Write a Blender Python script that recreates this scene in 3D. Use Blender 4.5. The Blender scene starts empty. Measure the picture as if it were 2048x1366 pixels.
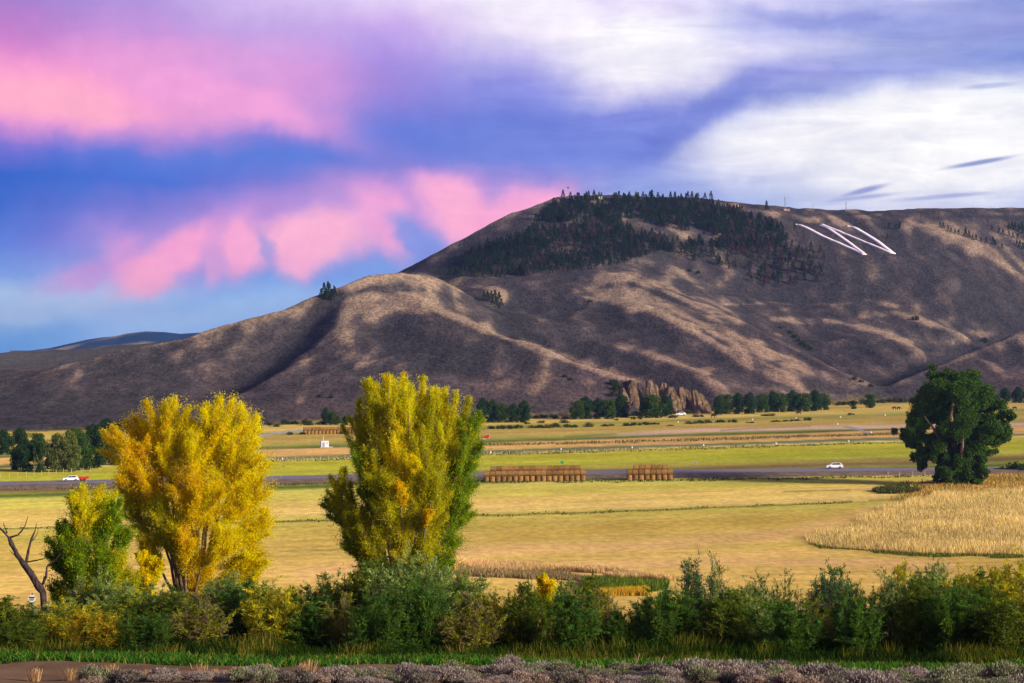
import bpy, math, random
import numpy as np
C = bpy.context.scene.collection
R = math.radians
# ------------------------------------------------------------------ camera, world, sun, exposure
F = 4620.0            # focal length in pixels of the 2048 px wide photograph
H = 36.0              # eye height over the valley floor
cam = bpy.data.objects.new('camera', bpy.data.cameras.new('camera'))
C.objects.link(cam)
cam.location = (0, 0, H)
cam.rotation_euler = (R(90), 0, 0)
cam.data.sensor_width = 36
cam.data.lens = 36 * F / 2048
cam.data.clip_start = 1
cam.data.clip_end = 60000
bpy.context.scene.camera = cam
SUN_EL, SUN_AZ = 17.0, 122.0      # degrees; azimuth clockwise from the view direction
sl = bpy.data.lights.new('sun', 'SUN')
sl.energy = 4.7
sl.angle = R(12)
sl.color = (1.0, 0.86, 0.66)
sun = bpy.data.objects.new('sun', sl)
C.objects.link(sun)
sun.rotation_euler = (R(90 - SUN_EL), 0, R(180 - SUN_AZ))
vs = bpy.context.scene.view_settings
vs.view_transform = 'Standard'
vs.look = 'None'
vs.exposure = 0.4
vs.gamma = 1.0


def lin(c, k=1.0):
    return tuple(k * ((v / 255.0) / 12.92 if v / 255.0 < 0.04045 else ((v / 255.0 + 0.055) / 1.055) ** 2.4) for v in c)


class NT:
    def __init__(s, tree):
        s.t = tree
        s.n = tree.nodes
        s.l = tree.links

    def set(s, sock, v):
        if isinstance(v, bpy.types.NodeSocket):
            s.l.new(v, sock)
        elif v is not None:
            if sock.type == 'RGBA' and len(v) == 3:
                v = (*v, 1)
            sock.default_value = v

    def math(s, op, a, b=None, c=None, clamp=False):
        n = s.n.new('ShaderNodeMath')
        n.operation = op
        n.use_clamp = clamp
        s.set(n.inputs[0], a)
        s.set(n.inputs[1], b)
        if c is not None:
            s.set(n.inputs[2], c)
        return n.outputs[0]

    def mix(s, f, a, b, mode='MIX'):
        n = s.n.new('ShaderNodeMix')
        n.data_type = 'RGBA'
        n.blend_type = mode
        s.set(n.inputs[0], f)
        s.set(n.inputs[6], a)
        s.set(n.inputs[7], b)
        return n.outputs[2]

    def ramp(s, f, stops, interp='LINEAR'):
        n = s.n.new('ShaderNodeValToRGB')
        cr = n.color_ramp
        cr.interpolation = interp
        while len(cr.elements) < len(stops):
            cr.elements.new(0.5)
        for e, (p, c) in zip(cr.elements, stops):
            e.position = p
            e.color = (*c, 1) if len(c) == 3 else c
        s.set(n.inputs[0], f)
        return n.outputs[0]

    def noise(s, vec, scale, detail=3, rough=0.5, color=False, dist=0.0):
        n = s.n.new('ShaderNodeTexNoise')
        n.inputs['Scale'].default_value = scale
        n.inputs['Detail'].default_value = detail
        n.inputs['Roughness'].default_value = rough
        n.inputs['Distortion'].default_value = dist
        if vec is not None:
            s.l.new(vec, n.inputs['Vector'])
        return n.outputs['Color' if color else 'Fac']

    def mapr(s, v, a, b, c=0.0, d=1.0, smooth=True):
        n = s.n.new('ShaderNodeMapRange')
        n.interpolation_type = 'SMOOTHSTEP' if smooth else 'LINEAR'
        s.set(n.inputs[0], v)
        for i, q in zip((1, 2, 3, 4), (a, b, c, d)):
            s.set(n.inputs[i], q)
        return n.outputs[0]

    def comb(s, x, y, z=0.0):
        n = s.n.new('ShaderNodeCombineXYZ')
        for i, q in enumerate((x, y, z)):
            s.set(n.inputs[i], q)
        return n.outputs[0]


# ------------------------------------------------------------------ sky (direction based clouds over a sky texture)
world = bpy.data.worlds.new('World')
bpy.context.scene.world = world
world.use_nodes = True
w = NT(world.node_tree)
w.n.clear()
tc = w.n.new('ShaderNodeTexCoord')
sep = w.n.new('ShaderNodeSeparateXYZ')
w.l.new(tc.outputs['Generated'], sep.inputs[0])
dx, dy, dz = sep.outputs
az = w.math('ARCTAN2', dx, dy)
hyp = w.math('SQRT', w.math('ADD', w.math('MULTIPLY', dx, dx), w.math('MULTIPLY', dy, dy)))
el = w.math('DIVIDE', dz, w.math('MAXIMUM', hyp, 0.05))
PXs = w.math('MULTIPLY_ADD', az, 46.9, 10.24)          # azimuth in hundredths, 0 .. 20.5 over the photo
PYs = w.math('MULTIPLY_ADD', el, -46.2, 6.83)          # elevation the same way
vec0 = w.comb(PXs, PYs)
wn = w.n.new('ShaderNodeVectorMath')
wn.operation = 'SUBTRACT'
w.l.new(w.noise(vec0, 0.35, 4, 0.5, color=True), wn.inputs[0])
wn.inputs[1].default_value = (0.5, 0.5, 0.5)
sx = w.n.new('ShaderNodeSeparateXYZ')
w.l.new(wn.outputs[0], sx.inputs[0])
wn2 = w.n.new('ShaderNodeSeparateXYZ')
w.l.new(w.noise(vec0, 1.15, 5, 0.55, color=True), wn2.inputs[0])
X0 = w.math('MULTIPLY_ADD', sx.outputs[0], 1.5, PXs)
Y0 = w.math('MULTIPLY_ADD', sx.outputs[1], 0.6, PYs)
X1 = w.math('ADD', X0, w.math('MULTIPLY', w.math('SUBTRACT', wn2.outputs[0], 0.5), 0.5))
Y1 = w.math('ADD', Y0, w.math('MULTIPLY', w.math('SUBTRACT', wn2.outputs[1], 0.5), 0.5))
cols = [
    (0, [(0, (158, 126, 205)), (70, (186, 122, 200)), (140, (222, 132, 203)), (240, (215, 140, 215)), (290, (115, 112, 213)), (350, (50, 98, 200)), (420, (62, 104, 205)), (490, (95, 125, 220)), (545, (124, 162, 232)), (585, (172, 200, 240)), (630, (126, 176, 234)), (690, (96, 160, 230))]),
    (2.56, [(0, (175, 145, 218)), (70, (182, 142, 218)), (110, (214, 148, 214)), (170, (222, 148, 214)), (235, (210, 148, 218)), (272, (140, 126, 218)), (310, (88, 118, 216)), (365, (70, 110, 212)), (415, (112, 118, 212)), (470, (150, 132, 218)), (540, (136, 152, 228)), (600, (148, 184, 240)), (640, (164, 194, 244)), (690, (150, 190, 246))]),
    (5.12, [(0, (205, 180, 235)), (60, (192, 162, 228)), (130, (200, 155, 224)), (200, (205, 150, 220)), (245, (175, 140, 218)), (275, (110, 122, 218)), (310, (86, 122, 218)), (360, (106, 118, 213)), (420, (155, 130, 215)), (480, (150, 140, 220)), (560, (118, 160, 234)), (610, (140, 184, 244)), (690, (160, 196, 248))]),
    (7.68, [(0, (225, 205, 245)), (60, (196, 166, 234)), (130, (162, 140, 224)), (200, (122, 126, 218)), (260, (98, 122, 218)), (320, (100, 122, 215)), (370, (170, 138, 214)), (420, (150, 145, 222)), (500, (120, 155, 230)), (560, (120, 160, 235))]),
    (10.24, [(0, (242, 236, 250)), (60, (232, 222, 248)), (110, (196, 186, 238)), (170, (142, 144, 226)), (240, (110, 128, 218)), (320, (112, 130, 218)), (370, (165, 145, 220)), (430, (180, 150, 220))]),
    (12.8, [(0, (232, 222, 250)), (50, (250, 246, 253)), (120, (244, 240, 251)), (170, (214, 208, 242)), (220, (128, 138, 222)), (300, (112, 130, 218)), (350, (132, 146, 220)), (400, (150, 168, 230))]),
    (15.36, [(0, (205, 200, 240)), (50, (178, 182, 236)), (100, (214, 210, 243)), (150, (160, 160, 226)), (190, (118, 132, 214)), (230, (190, 194, 236)), (290, (240, 240, 250)), (330, (196, 200, 237)), (400, (166, 180, 230))]),
    (17.92, [(0, (190, 190, 235)), (50, (145, 155, 222)), (95, (160, 168, 222)), (150, (150, 160, 226)), (200, (206, 210, 240)), (245, (250, 250, 252)), (370, (248, 247, 250)), (400, (218, 219, 243))]),
    (20.5, [(0, (136, 150, 216)), (50, (152, 158, 220)), (120, (126, 144, 215)), (155, (160, 170, 226)), (200, (230, 236, 248)), (300, (250, 250, 252)), (370, (240, 240, 250)), (420, (200, 206, 240))]),
]
vN = w.math('MULTIPLY_ADD', Y1, 0.125, 0.075)          # y -60 .. 740 px over the ramp
col = None
for cx, st in cols:
    rm = w.ramp(vN, [((y / 100.0) * 0.125 + 0.075, lin(c)) for y, c in st], 'EASE' if False else 'LINEAR')
    if col is None:
        col = rm
    else:
        col = w.mix(w.mapr(X1, px, cx), col, rm)
    px = cx
# cloud lobes: cx, cy, rx, ry, rotation deg, soft edge, colour, amount
lobes = [
    (0.9, 2.0, 3.0, 0.62, 6, .95, (252, 162, 208), .95),
    (0.9, 2.1, 1.7, 0.36, 6, .95, (255, 176, 200), .8),
    (4.6, 2.05, 2.2, 0.34, 16, .95, (248, 164, 218), .8),
    (1.0, 6.15, 2.4, 0.3, -6, .95, (196, 212, 242), .6),
    (5.0, 6.2, 2.2, 0.28, -10, .95, (176, 204, 246), .55),
    (4.3, 1.45, 3.2, 0.7, 8, .9, (232, 156, 218), .5),
    (1.5, 5.6, 0.75, 0.28, -10, .9, (225, 150, 215), .6),
    (2.3, 5.15, 0.3, 0.4, 0, .9, (240, 160, 215), .7),
    (5.4, 4.65, 3.4, 0.72, -10, .95, (196, 148, 220), .75),
    (8.9, 4.0, 1.7, 0.6, 10, .95, (214, 156, 222), .7),
    (3.3, 5.15, 1.15, 0.42, -32, .75, (255, 166, 212), .95),
    (2.85, 5.62, 0.42, 0.4, 0, .85, (255, 170, 208), .8),
    (4.8, 5.0, 0.5, 0.62, 10, .7, (255, 170, 214), .95),
    (4.15, 5.45, 0.22, 0.3, 0, .9, (240, 165, 214), .55),
    (6.3, 4.78, 1.12, 0.52, -16, .6, (255, 180, 214), 1.0),
    (5.95, 5.25, 0.5, 0.42, -25, .7, (255, 176, 214), .9),
    (7.65, 4.45, 0.38, 0.75, -22, .8, (252, 168, 216), .85),
    (9.15, 4.1, 1.0, 0.5, 22, .6, (255, 176, 216), 1.0),
    (9.5, 4.5, 0.7, 0.45, 20, .6, (255, 178, 212), 1.0),
    (10.2, 4.25, 1.1, 0.42, -20, .6, (255, 170, 214), .9),
    (8.35, 4.95, 1.0, 0.33, 40, .5, (132, 148, 228), .9),
    (5.38, 5.1, 0.13, 0.34, 0, .8, (150, 152, 224), .7),
    (16.4, 2.75, 2.6, 0.55, -10, .8, (240, 238, 250), .8),
    (18.5, 2.9, 3.0, 0.95, -6, .7, (244, 242, 250), .9),
    (13.2, 1.25, 2.0, 0.5, 10, .9, (248, 244, 252), .55),
    (14.2, 2.25, 1.9, 0.32, -28, .9, (108, 124, 214), .75),
    (17.35, 3.84, 0.42, 0.055, -14, .9, (140, 152, 210), .85),
    (17.3, 3.98, 0.6, 0.04, -6, .9, (160, 170, 220), .7),
    (19.6, 3.32, 0.62, 0.045, -9, .9, (130, 146, 205), .9),
    (18.9, 3.98, 0.8, 0.045, -4, .9, (165, 173, 220), .8),
    (19.8, 1.82, 0.5, 0.05, -4, .9, (165, 175, 225), .7),
    (16.6, 0.5, 2.0, 0.16, 10, .9, (140, 150, 220), .6),
]
for cx, cy, rx, ry, rot, soft, c, am in lobes:
    fine = ry < 0.1
    xx = w.math('SUBTRACT', PXs if fine else X1, cx)
    yy = w.math('SUBTRACT', PYs if fine else Y1, cy)
    ca, sa = math.cos(R(rot)), math.sin(R(rot))
    a = w.math('MULTIPLY_ADD', xx, ca / rx, w.math('MULTIPLY', yy, sa / rx))
    b = w.math('MULTIPLY_ADD', xx, -sa / ry, w.math('MULTIPLY', yy, ca / ry))
    d2 = w.math('ADD', w.math('MULTIPLY', a, a), w.math('MULTIPLY', b, b))
    ex = w.math('EXPONENT', w.math('MULTIPLY', d2, -0.8))
    m = w.mapr(ex, 0.40 * (1 - soft), 0.55 + 0.4 * soft, 0.0, am)
    col = w.mix(m, col, lin(c))
# wispy streak detail
stv = w.comb(w.math('MULTIPLY_ADD', PYs, 0.6, w.math('MULTIPLY', PXs, 0.28)), w.math('MULTIPLY_ADD', PXs, -0.10, w.math('MULTIPLY', PYs, 1.6)), 3.0)
streak = w.noise(stv, 1.3, 7, 0.6, dist=0.6)
amt = w.mapr(PXs, 7.0, 13.0, 0.1, 0.9)
sk1 = w.mapr(streak, 0.3, 0.7, 0.88, 1.14)
col = w.mix(amt, col, w.mix(1.0, col, w.comb(sk1, w.math('MULTIPLY_ADD', sk1, 0.93, 0.07), w.math('MULTIPLY_ADD', sk1, 0.5, 0.5)), 'MULTIPLY'))
puff = w.noise(vec0, 1.6, 6, 0.62)
pk1 = w.mapr(puff, 0.3, 0.7, 1.03, 1.12)
col = w.mix(1.0, col, w.comb(pk1, pk1, w.math('MULTIPLY_ADD', pk1, 0.5, 0.5)), 'MULTIPLY')
# fine luminance grain of thin high cloud
sky = w.n.new('ShaderNodeTexSky')
sky.sky_type = 'NISHITA'
sky.sun_disc = False
sky.sun_elevation = R(SUN_EL)
sky.sun_rotation = R(SUN_AZ)
skc = w.mix(1.0, sky.outputs[0], (0.055, 0.055, 0.05), 'MULTIPLY')
high = w.mapr(el, 0.2, 0.7, 1.0, 0.3)
col = w.mix(high, skc, col)
bg = w.n.new('ShaderNodeBackground')
w.l.new(col, bg.inputs[0])
bg.inputs[1].default_value = 0.76
out = w.n.new('ShaderNodeOutputWorld')
w.l.new(bg.outputs[0], out.inputs[0])


# ------------------------------------------------------------------ helpers
def mat(name):
    m = bpy.data.materials.new(name)
    m.use_nodes = True
    t = NT(m.node_tree)
    t.n.clear()
    o = t.n.new('ShaderNodeOutputMaterial')
    return m, t, o


def plain(name, c, rough=0.7, metal=0.0, var=0.12, scale=2.0):
    m, t, o = mat(name)
    p = t.n.new('ShaderNodeBsdfPrincipled')
    g = t.n.new('ShaderNodeNewGeometry')
    n = t.noise(g.outputs['Position'], scale, 4)
    t.l.new(t.mix(t.mapr(n, .3, .7, 0, 1), tuple(v * (1 - var) for v in c), tuple(min(1, v * (1 + var)) for v in c)), p.inputs['Base Color'])
    p.inputs['Roughness'].default_value = rough
    p.inputs['Metallic'].default_value = metal
    t.l.new(p.outputs[0], o.inputs[0])
    return m


def leafmat(name, trans=0.35, tint=(1, 1, 1)):
    m, t, o = mat(name)
    a = t.n.new('ShaderNodeAttribute')
    a.attribute_name = 'Col'
    c = t.mix(1.0, a.outputs['Color'], tint, 'MULTIPLY')
    d = t.n.new('ShaderNodeBsdfDiffuse')
    t.l.new(c, d.inputs[0])
    if trans > 0:
        q = t.n.new('ShaderNodeBsdfTranslucent')
        t.l.new(c, q.inputs[0])
        x = t.n.new('ShaderNodeMixShader')
        x.inputs[0].default_value = trans
        t.l.new(d.outputs[0], x.inputs[1])
        t.l.new(q.outputs[0], x.inputs[2])
        t.l.new(x.outputs[0], o.inputs[0])
    else:
        t.l.new(d.outputs[0], o.inputs[0])
    return m


def mesh_np(name, V, faces, m=None, col=None, smooth=False):
    """faces: (N,k) int array, all faces of one size"""
    me = bpy.data.meshes.new(name)
    V = np.asarray(V, dtype=np.float32)
    Fc = np.asarray(faces, dtype=np.int32)
    n, k = Fc.shape
    me.vertices.add(len(V))
    me.vertices.foreach_set('co', V.ravel())
    me.loops.add(n * k)
    me.loops.foreach_set('vertex_index', Fc.ravel())
    me.polygons.add(n)
    me.polygons.foreach_set('loop_start', np.arange(0, n * k, k, dtype=np.int32))
    if smooth:
        me.polygons.foreach_set('use_smooth', np.ones(n, dtype=bool))
    if col is not None:
        ca = me.color_attributes.new('Col', 'FLOAT_COLOR', 'POINT')
        c4 = np.ones((len(V), 4), dtype=np.float32)
        c4[:, :3] = col
        ca.data.foreach_set('color', c4.ravel())
    me.update(calc_edges=True)
    if m:
        me.materials.append(m)
    return me


def tag(o, label=None, cat=None, group=None, kind=None):
    if label:
        o['label'] = label
    if cat:
        o['category'] = cat
    if group:
        o['group'] = group
    if kind:
        o['kind'] = kind
    return o


def obj(name, me, parent=None, loc=None):
    o = bpy.data.objects.new(name, me)
    C.objects.link(o)
    if parent:
        o.parent = parent
    if loc is not None:
        o.location = loc
    return o


def empty(name, loc, rz=0.0, sc=1.0):
    o = bpy.data.objects.new(name, None)
    C.objects.link(o)
    o.location = loc
    o.rotation_euler = (0, 0, rz)
    o.scale = (sc,) * 3 if not isinstance(sc, tuple) else sc
    o.empty_display_size = 0.2
    return o


def dup(root, loc, rz=0.0, sc=1.0, label=None, group=None):
    r = root.copy()
    C.objects.link(r)
    r.location = loc
    r.rotation_euler = (0, 0, rz)
    r.scale = (sc,) * 3 if not isinstance(sc, tuple) else sc
    if label:
        r['label'] = label
    if group:
        r['group'] = group
    for ch in root.children:
        c = ch.copy()
        C.objects.link(c)
        c.parent = r
        for g in ch.children:
            d = g.copy()
            C.objects.link(d)
            d.parent = c
    return r


# value noise in numpy
def _h(ix, iy, s):
    n = (ix * 374761393 + iy * 668265263 + s * 1442695041) & 0xffffffff
    n = ((n ^ (n >> 13)) * 1274126177) & 0xffffffff
    return ((n ^ (n >> 16)) & 0xffff) / 65535.0


def vn(x, y, s=0):
    x = np.asarray(x, dtype=np.float64)
    y = np.asarray(y, dtype=np.float64)
    ix = np.floor(x).astype(np.int64)
    iy = np.floor(y).astype(np.int64)
    fx = x - ix
    fy = y - iy
    fx = fx * fx * (3 - 2 * fx)
    fy = fy * fy * (3 - 2 * fy)
    a = _h(ix, iy, s)
    b = _h(ix + 1, iy, s)
    c = _h(ix, iy + 1, s)
    d = _h(ix + 1, iy + 1, s)
    return (a + (b - a) * fx) * (1 - fy) + (c + (d - c) * fx) * fy


def fbm(x, y, o=4, s=0, g=0.5):
    t = 0
    am = 1
    tot = 0
    for i in range(o):
        t = t + am * (vn(x * 2 ** i + 17.3 * i, y * 2 ** i - 9.1 * i, s + i) - 0.5)
        tot += am
        am *= g
    return t / tot * 2


def sstep(a, b, x):
    t = np.clip((x - a) / (b - a), 0, 1)
    return t * t * (3 - 2 * t)


def P(x, y, d):
    """point seen at photo pixel x, y (2048 wide) that stands d metres away"""
    return np.array(((x - 1024) / F * d, d, H + (683 - y) / F * d))


# ------------------------------------------------------------------ terrain: ridge and gully lines, then a relaxed sheet through them
LINES = [  # (photo x, photo y, distance)
    # flank and crown of the near knob
    [(-640, 815, 1000), (-250, 805, 1060), (0, 776, 1150), (100, 738, 1200), (200, 706, 1250), (280, 688, 1290), (360, 672, 1320), (480, 640, 1360), (560, 612, 1385), (640, 583, 1410), (700, 557, 1440), (740, 543, 1460), (800, 536, 1480), (860, 547, 1510), (920, 574, 1540)],
    [(760, 568, 1440), (830, 590, 1400), (900, 624, 1355), (960, 649, 1315), (1019, 671, 1290), (1100, 701, 1250), (1200, 734, 1212), (1260, 753, 1200), (1330, 775, 1195), (1420, 803, 1195)],
    [(690, 600, 1400), (683, 650, 1330), (650, 690, 1270), (620, 712, 1240), (560, 745, 1180), (500, 775, 1130), (440, 806, 1050)],
    [(655, 612, 1405), (625, 655, 1370), (585, 695, 1320), (535, 738, 1260), (465, 788, 1170), (400, 822, 1060)],
    [(800, 650, 1330), (790, 720, 1225)], [(900, 740, 1200), (1000, 757, 1185), (1100, 765, 1180)],
    [(620, 740, 1190), (700, 775, 1140), (900, 785, 1145), (1100, 795, 1155)],
    # gully east of the knob
    [(870, 562, 1570), (940, 592, 1560), (1000, 632, 1530), (1020, 676, 1450), (1060, 716, 1410), (1100, 742, 1370), (1200, 768, 1315), (1300, 788, 1270), (1400, 804, 1240), (1450, 816, 1215)],
    [(1000, 632, 1530), (1035, 600, 1640), (1060, 560, 1730)],
    [(980, 565, 1680), (1000, 590, 1620)],
    # middle spur
    [(1130, 580, 1700), (1180, 560, 1745), (1215, 544, 1770), (1260, 549, 1760), (1300, 561, 1735), (1380, 591, 1670), (1480, 639, 1590), (1560, 679, 1530), (1640, 721, 1470), (1720, 757, 1410), (1757, 790, 1385)],
    [(1100, 640, 1570), (1130, 600, 1650)], [(1180, 690, 1440), (1230, 640, 1570)],
    [(1200, 680, 1450), (1250, 692, 1420), (1330, 722, 1370), (1400, 745, 1320), (1450, 785, 1250)],
    [(1280, 600, 1620), (1340, 640, 1530), (1400, 672, 1480), (1480, 705, 1420), (1560, 745, 1370), (1620, 785, 1320)],
    [(1300, 660, 1510), (1380, 705, 1430), (1460, 740, 1370), (1520, 775, 1310)],
    # behind the middle spur and the bench under the face
    [(1300, 540, 1830), (1400, 582, 1820), (1480, 618, 1790), (1560, 658, 1740), (1620, 706, 1670), (1650, 734, 1620), (1700, 762, 1545), (1748, 790, 1440)],
    [(1450, 588, 1890), (1560, 606, 1900), (1700, 606, 1900), (1780, 604, 1905)],
    [(1650, 652, 1800), (1640, 684, 1730)],
    [(1600, 628, 1860), (1650, 634, 1850), (1700, 640, 1830), (1760, 663, 1770), (1830, 690, 1700), (1856, 702, 1680)],
    [(1740, 606, 1900), (1800, 620, 1880), (1880, 650, 1830), (1960, 668, 1800)],
    [(1700, 662, 1780), (1770, 690, 1690), (1800, 715, 1640)],
    [(2700, 600, 2200), (2250, 632, 2060), (2048, 668, 1900), (1990, 690, 1850), (1920, 716, 1770), (1830, 754, 1630), (1762, 789, 1480)],
    [(2700, 640, 1800), (2300, 645, 1700), (2048, 658, 1620), (1950, 694, 1570), (1870, 728, 1510), (1800, 764, 1440), (1767, 790, 1405)],
    [(2048, 740, 1500), (1940, 762, 1470)],
    # main face
    [(1592, 450, 2080), (1700, 453, 2090), (1800, 452, 2090)], [(1660, 510, 1995), (1728, 510, 1995), (1800, 510, 2000)],
    [(1840, 447, 2110), (1900, 462, 2100), (1960, 495, 2070), (2048, 556, 2030), (2250, 600, 2080)],
    [(1870, 600, 1910), (1900, 560, 1960)],
    [(900, 552, 1750), (1000, 545, 1790), (1100, 535, 1820), (1200, 522, 1850)],
    [(1050, 480, 1950), (1200, 465, 1980), (1400, 490, 1990), (1500, 520, 1980), (1600, 560, 1950)],
    # skyline of the mountain
    [(200, 745, 1950), (400, 700, 1970), (600, 632, 1990), (700, 588, 2000), (800, 545, 2005), (870, 500, 2020), (960, 454, 2050), (1040, 419, 2080), (1075, 406, 2090), (1108, 388, 2100), (1200, 386, 2110), (1300, 387, 2120), (1400, 393, 2130), (1500, 402, 2140), (1560, 411, 2150), (1700, 417, 2180), (1850, 416, 2200), (2048, 413, 2230), (2700, 400, 2300)],
]
ZL = [  # (photo x, height over the valley floor, distance)
    [(-640, 0, 900), (0, 0, 930), (300, 0, 960), (520, 0, 1000), (700, 0, 1050), (1000, 0, 1090), (1250, 0, 1120), (1430, 0, 1200), (1600, 0, 1290), (1700, 0, 1355), (1760, 0, 1375), (1850, 0, 1370), (2048, 0, 1400), (2700, 0, 1500)],
    [(-640, 6, 1150), (0, 7, 1260), (200, 17, 1350), (360, 25, 1420), (480, 35, 1470), (560, 43, 1500), (640, 52, 1530), (700, 57, 1550), (760, 64, 1590), (840, 68, 1620)],
    [(-640, 2, 1700), (0, 4, 1750), (200, 8, 2150), (800, 70, 2300), (1000, 118, 2350), (1200, 148, 2420), (1700, 150, 2600), (2700, 150, 2700)],
    [(-640, 8, 1700), (0, 4, 1700), (200, 6, 1700), (360, 11, 1700), (480, 24, 1700), (560, 36, 1720)],
    [(-640, 16, 3000), (0, 12, 3400), (100, 15, 3400), (200, 16, 3400), (330, 16, 3400), (500, 20, 3400), (900, 50, 3300), (1500, 110, 3300), (2700, 120, 3300)],
    [(-640, 4, 2300), (100, 6, 2500), (260, 10, 2600)],
    [(-640, -20, 4200), (500, -20, 4200), (1500, 60, 4200), (2700, 60, 4200)],
]
pts = []
for L in LINES:
    pts.append([((x - 1024) / F, math.log(d), H + (683 - y) / F * d) for x, y, d in L])
for L in ZL:
    pts.append([((x - 1024) / F, math.log(d), z) for x, z, d in L])
U0, U1 = -0.36, 0.36
L0, L1 = math.log(880), math.log(4200)
BASE = pts[len(LINES)]
bu = np.array([b[0] for b in BASE])
bd = np.exp(np.array([b[1] for b in BASE]))


def solve():
    Z = None
    for step, it in ((0.016, 400), (0.008, 250), (0.004, 200), (0.002, 120)):
        nu = int(round((U1 - U0) / step)) + 1
        nl = int(round((L1 - L0) / step)) + 1
        acc = np.zeros((nl, nu))
        cnt = np.zeros((nl, nu))
        for L in pts:
            for (a, b) in zip(L[:-1], L[1:]):
                n = int(max(abs(a[0] - b[0]), abs(a[1] - b[1])) / step * 2) + 2
                t = np.linspace(0, 1, n)
                uu = a[0] + (b[0] - a[0]) * t
                ll = a[1] + (b[1] - a[1]) * t
                zz = a[2] + (b[2] - a[2]) * t
                i = np.round((ll - L0) / step).astype(int)
                j = np.round((uu - U0) / step).astype(int)
                k = (i >= 0) & (i < nl) & (j >= 0) & (j < nu)
                np.add.at(acc, (i[k], j[k]), zz[k])
                np.add.at(cnt, (i[k], j[k]), 1)
        us = U0 + step * np.arange(nu)
        ls = L0 + step * np.arange(nl)
        fix = cnt > 0
        val = np.where(fix, acc / np.maximum(cnt, 1), 0)
        under = np.exp(ls)[:, None] <= np.interp(us, bu, bd)[None, :]
        val = np.where(under, 0, val)
        fix = fix | under
        if Z is None:
            Z = np.full((nl, nu), 40.0)
        else:
            ii = np.clip((ls - L0) / ps, 0, Z.shape[0] - 1.001)
            jj = np.clip((us - U0) / ps, 0, Z.shape[1] - 1.001)
            i0 = ii.astype(int)
            j0 = jj.astype(int)
            fi = (ii - i0)[:, None]
            fj = (jj - j0)[None, :]
            Z = (Z[i0][:, j0] * (1 - fi) * (1 - fj) + Z[i0 + 1][:, j0] * fi * (1 - fj) + Z[i0][:, j0 + 1] * (1 - fi) * fj + Z[i0 + 1][:, j0 + 1] * fi * fj)
        Z[fix] = val[fix]
        for _ in range(it):
            Q = np.pad(Z, 1, mode='edge')
            Zn = 0.25 * (Q[:-2, 1:-1] + Q[2:, 1:-1] + Q[1:-1, :-2] + Q[1:-1, 2:])
            Z = np.where(fix, val, Zn)
        ps = step
    k = np.exp(-np.arange(-6, 7) ** 2 / (2 * 1.0 ** 2))
    k /= k.sum()
    Z = np.apply_along_axis(lambda r: np.convolve(np.pad(r, 6, mode='edge'), k, 'valid'), 1, Z)
    Z = np.apply_along_axis(lambda r: np.convolve(np.pad(r, 6, mode='edge'), k, 'valid'), 0, Z)
    return Z, ps


HZ, HS = solve()
NEAR = np.array([(0, 34.3), (8, 33.3), (30, 30.9), (55, 27.9), (62, 27.1), (68, 26.5), (72, 26.1), (80, 25.4), (100, 23.4), (150, 17.7), (220, 10.0), (300, 1.8), (330, 0.0), (340, 0)])
# low levee of long grass on the right of the field
def ground(u, d):
    """terrain height over the valley floor for azimuth tangent u and distance d"""
    u = np.asarray(u, dtype=float)
    d = np.asarray(d, dtype=float)
    u, d = np.broadcast_arrays(u, d)
    X = u * d
    z = np.interp(d, NEAR[:, 0], NEAR[:, 1])
    z = z + sstep(20, 60, d) * sstep(330, 120, d) * 0.5 * fbm(X / 14, d / 14, 3, 5) + 0.12 * sstep(90, 60, d) * fbm(X / 2.0, d / 2.0, 3, 8)
    z = z + sstep(340, 420, d) * sstep(1000, 800, d) * 0.12 * fbm(X / 25, d / 25, 3, 6)
    ii = np.clip((np.log(np.maximum(d, 880)) - L0) / HS, 0, HZ.shape[0] - 1.001)
    jj = np.clip((u - U0) / HS, 0, HZ.shape[1] - 1.001)
    i0 = ii.astype(int)
    j0 = jj.astype(int)
    fi = ii - i0
    fj = jj - j0
    hz = HZ[i0, j0] * (1 - fi) * (1 - fj) + HZ[i0 + 1, j0] * fi * (1 - fj) + HZ[i0, j0 + 1] * (1 - fi) * fj + HZ[i0 + 1, j0 + 1] * fi * fj
    up = sstep(1, 25, hz)
    hz = hz + up * (2.0 * fbm(X / 70, d / 110, 3, 11) + 1.1 * fbm(X / 20, d / 40, 3, 12) - 0.6 * np.abs(fbm(X / 11, d / 50, 3, 14)) - 2.4 * np.abs(fbm(X / 34 + 0.4 * fbm(X / 60, d / 60, 2, 3), d / 130, 3, 13)))
    far = -20 - 100 * sstep(4200, 20000, d) ** 0.5
    hz = np.where(d > 4200, far + (hz + 20) * sstep(6500, 4200, d), hz)
    return np.where(d < 880, z, np.maximum(hz, 0) if False else hz)


dn = [0, 4, 8, 14]
while dn[-1] < 95:
    dn.append(dn[-1] + 0.8)
while dn[-1] < 330:
    dn.append(dn[-1] + max(2.0, dn[-1] ** 2 / 166320 * 2))
while dn[-1] < 900:
    dn.append(dn[-1] + dn[-1] ** 2 / 166320 * 2.0)
while dn[-1] < 2350:
    dn.append(dn[-1] + 4.5)
while dn[-1] < 13000:
    dn.append(dn[-1] * 1.02 + 8)
D_ = np.array(dn)
U_ = np.linspace(U0, U1, 661)
DD, UU = np.meshgrid(D_, U_, indexing='ij')
ZZ = ground(UU, DD)
PX = 1024 + F * UU
PY = 683 + (H - ZZ) / np.maximum(DD, 1) * F


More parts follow.
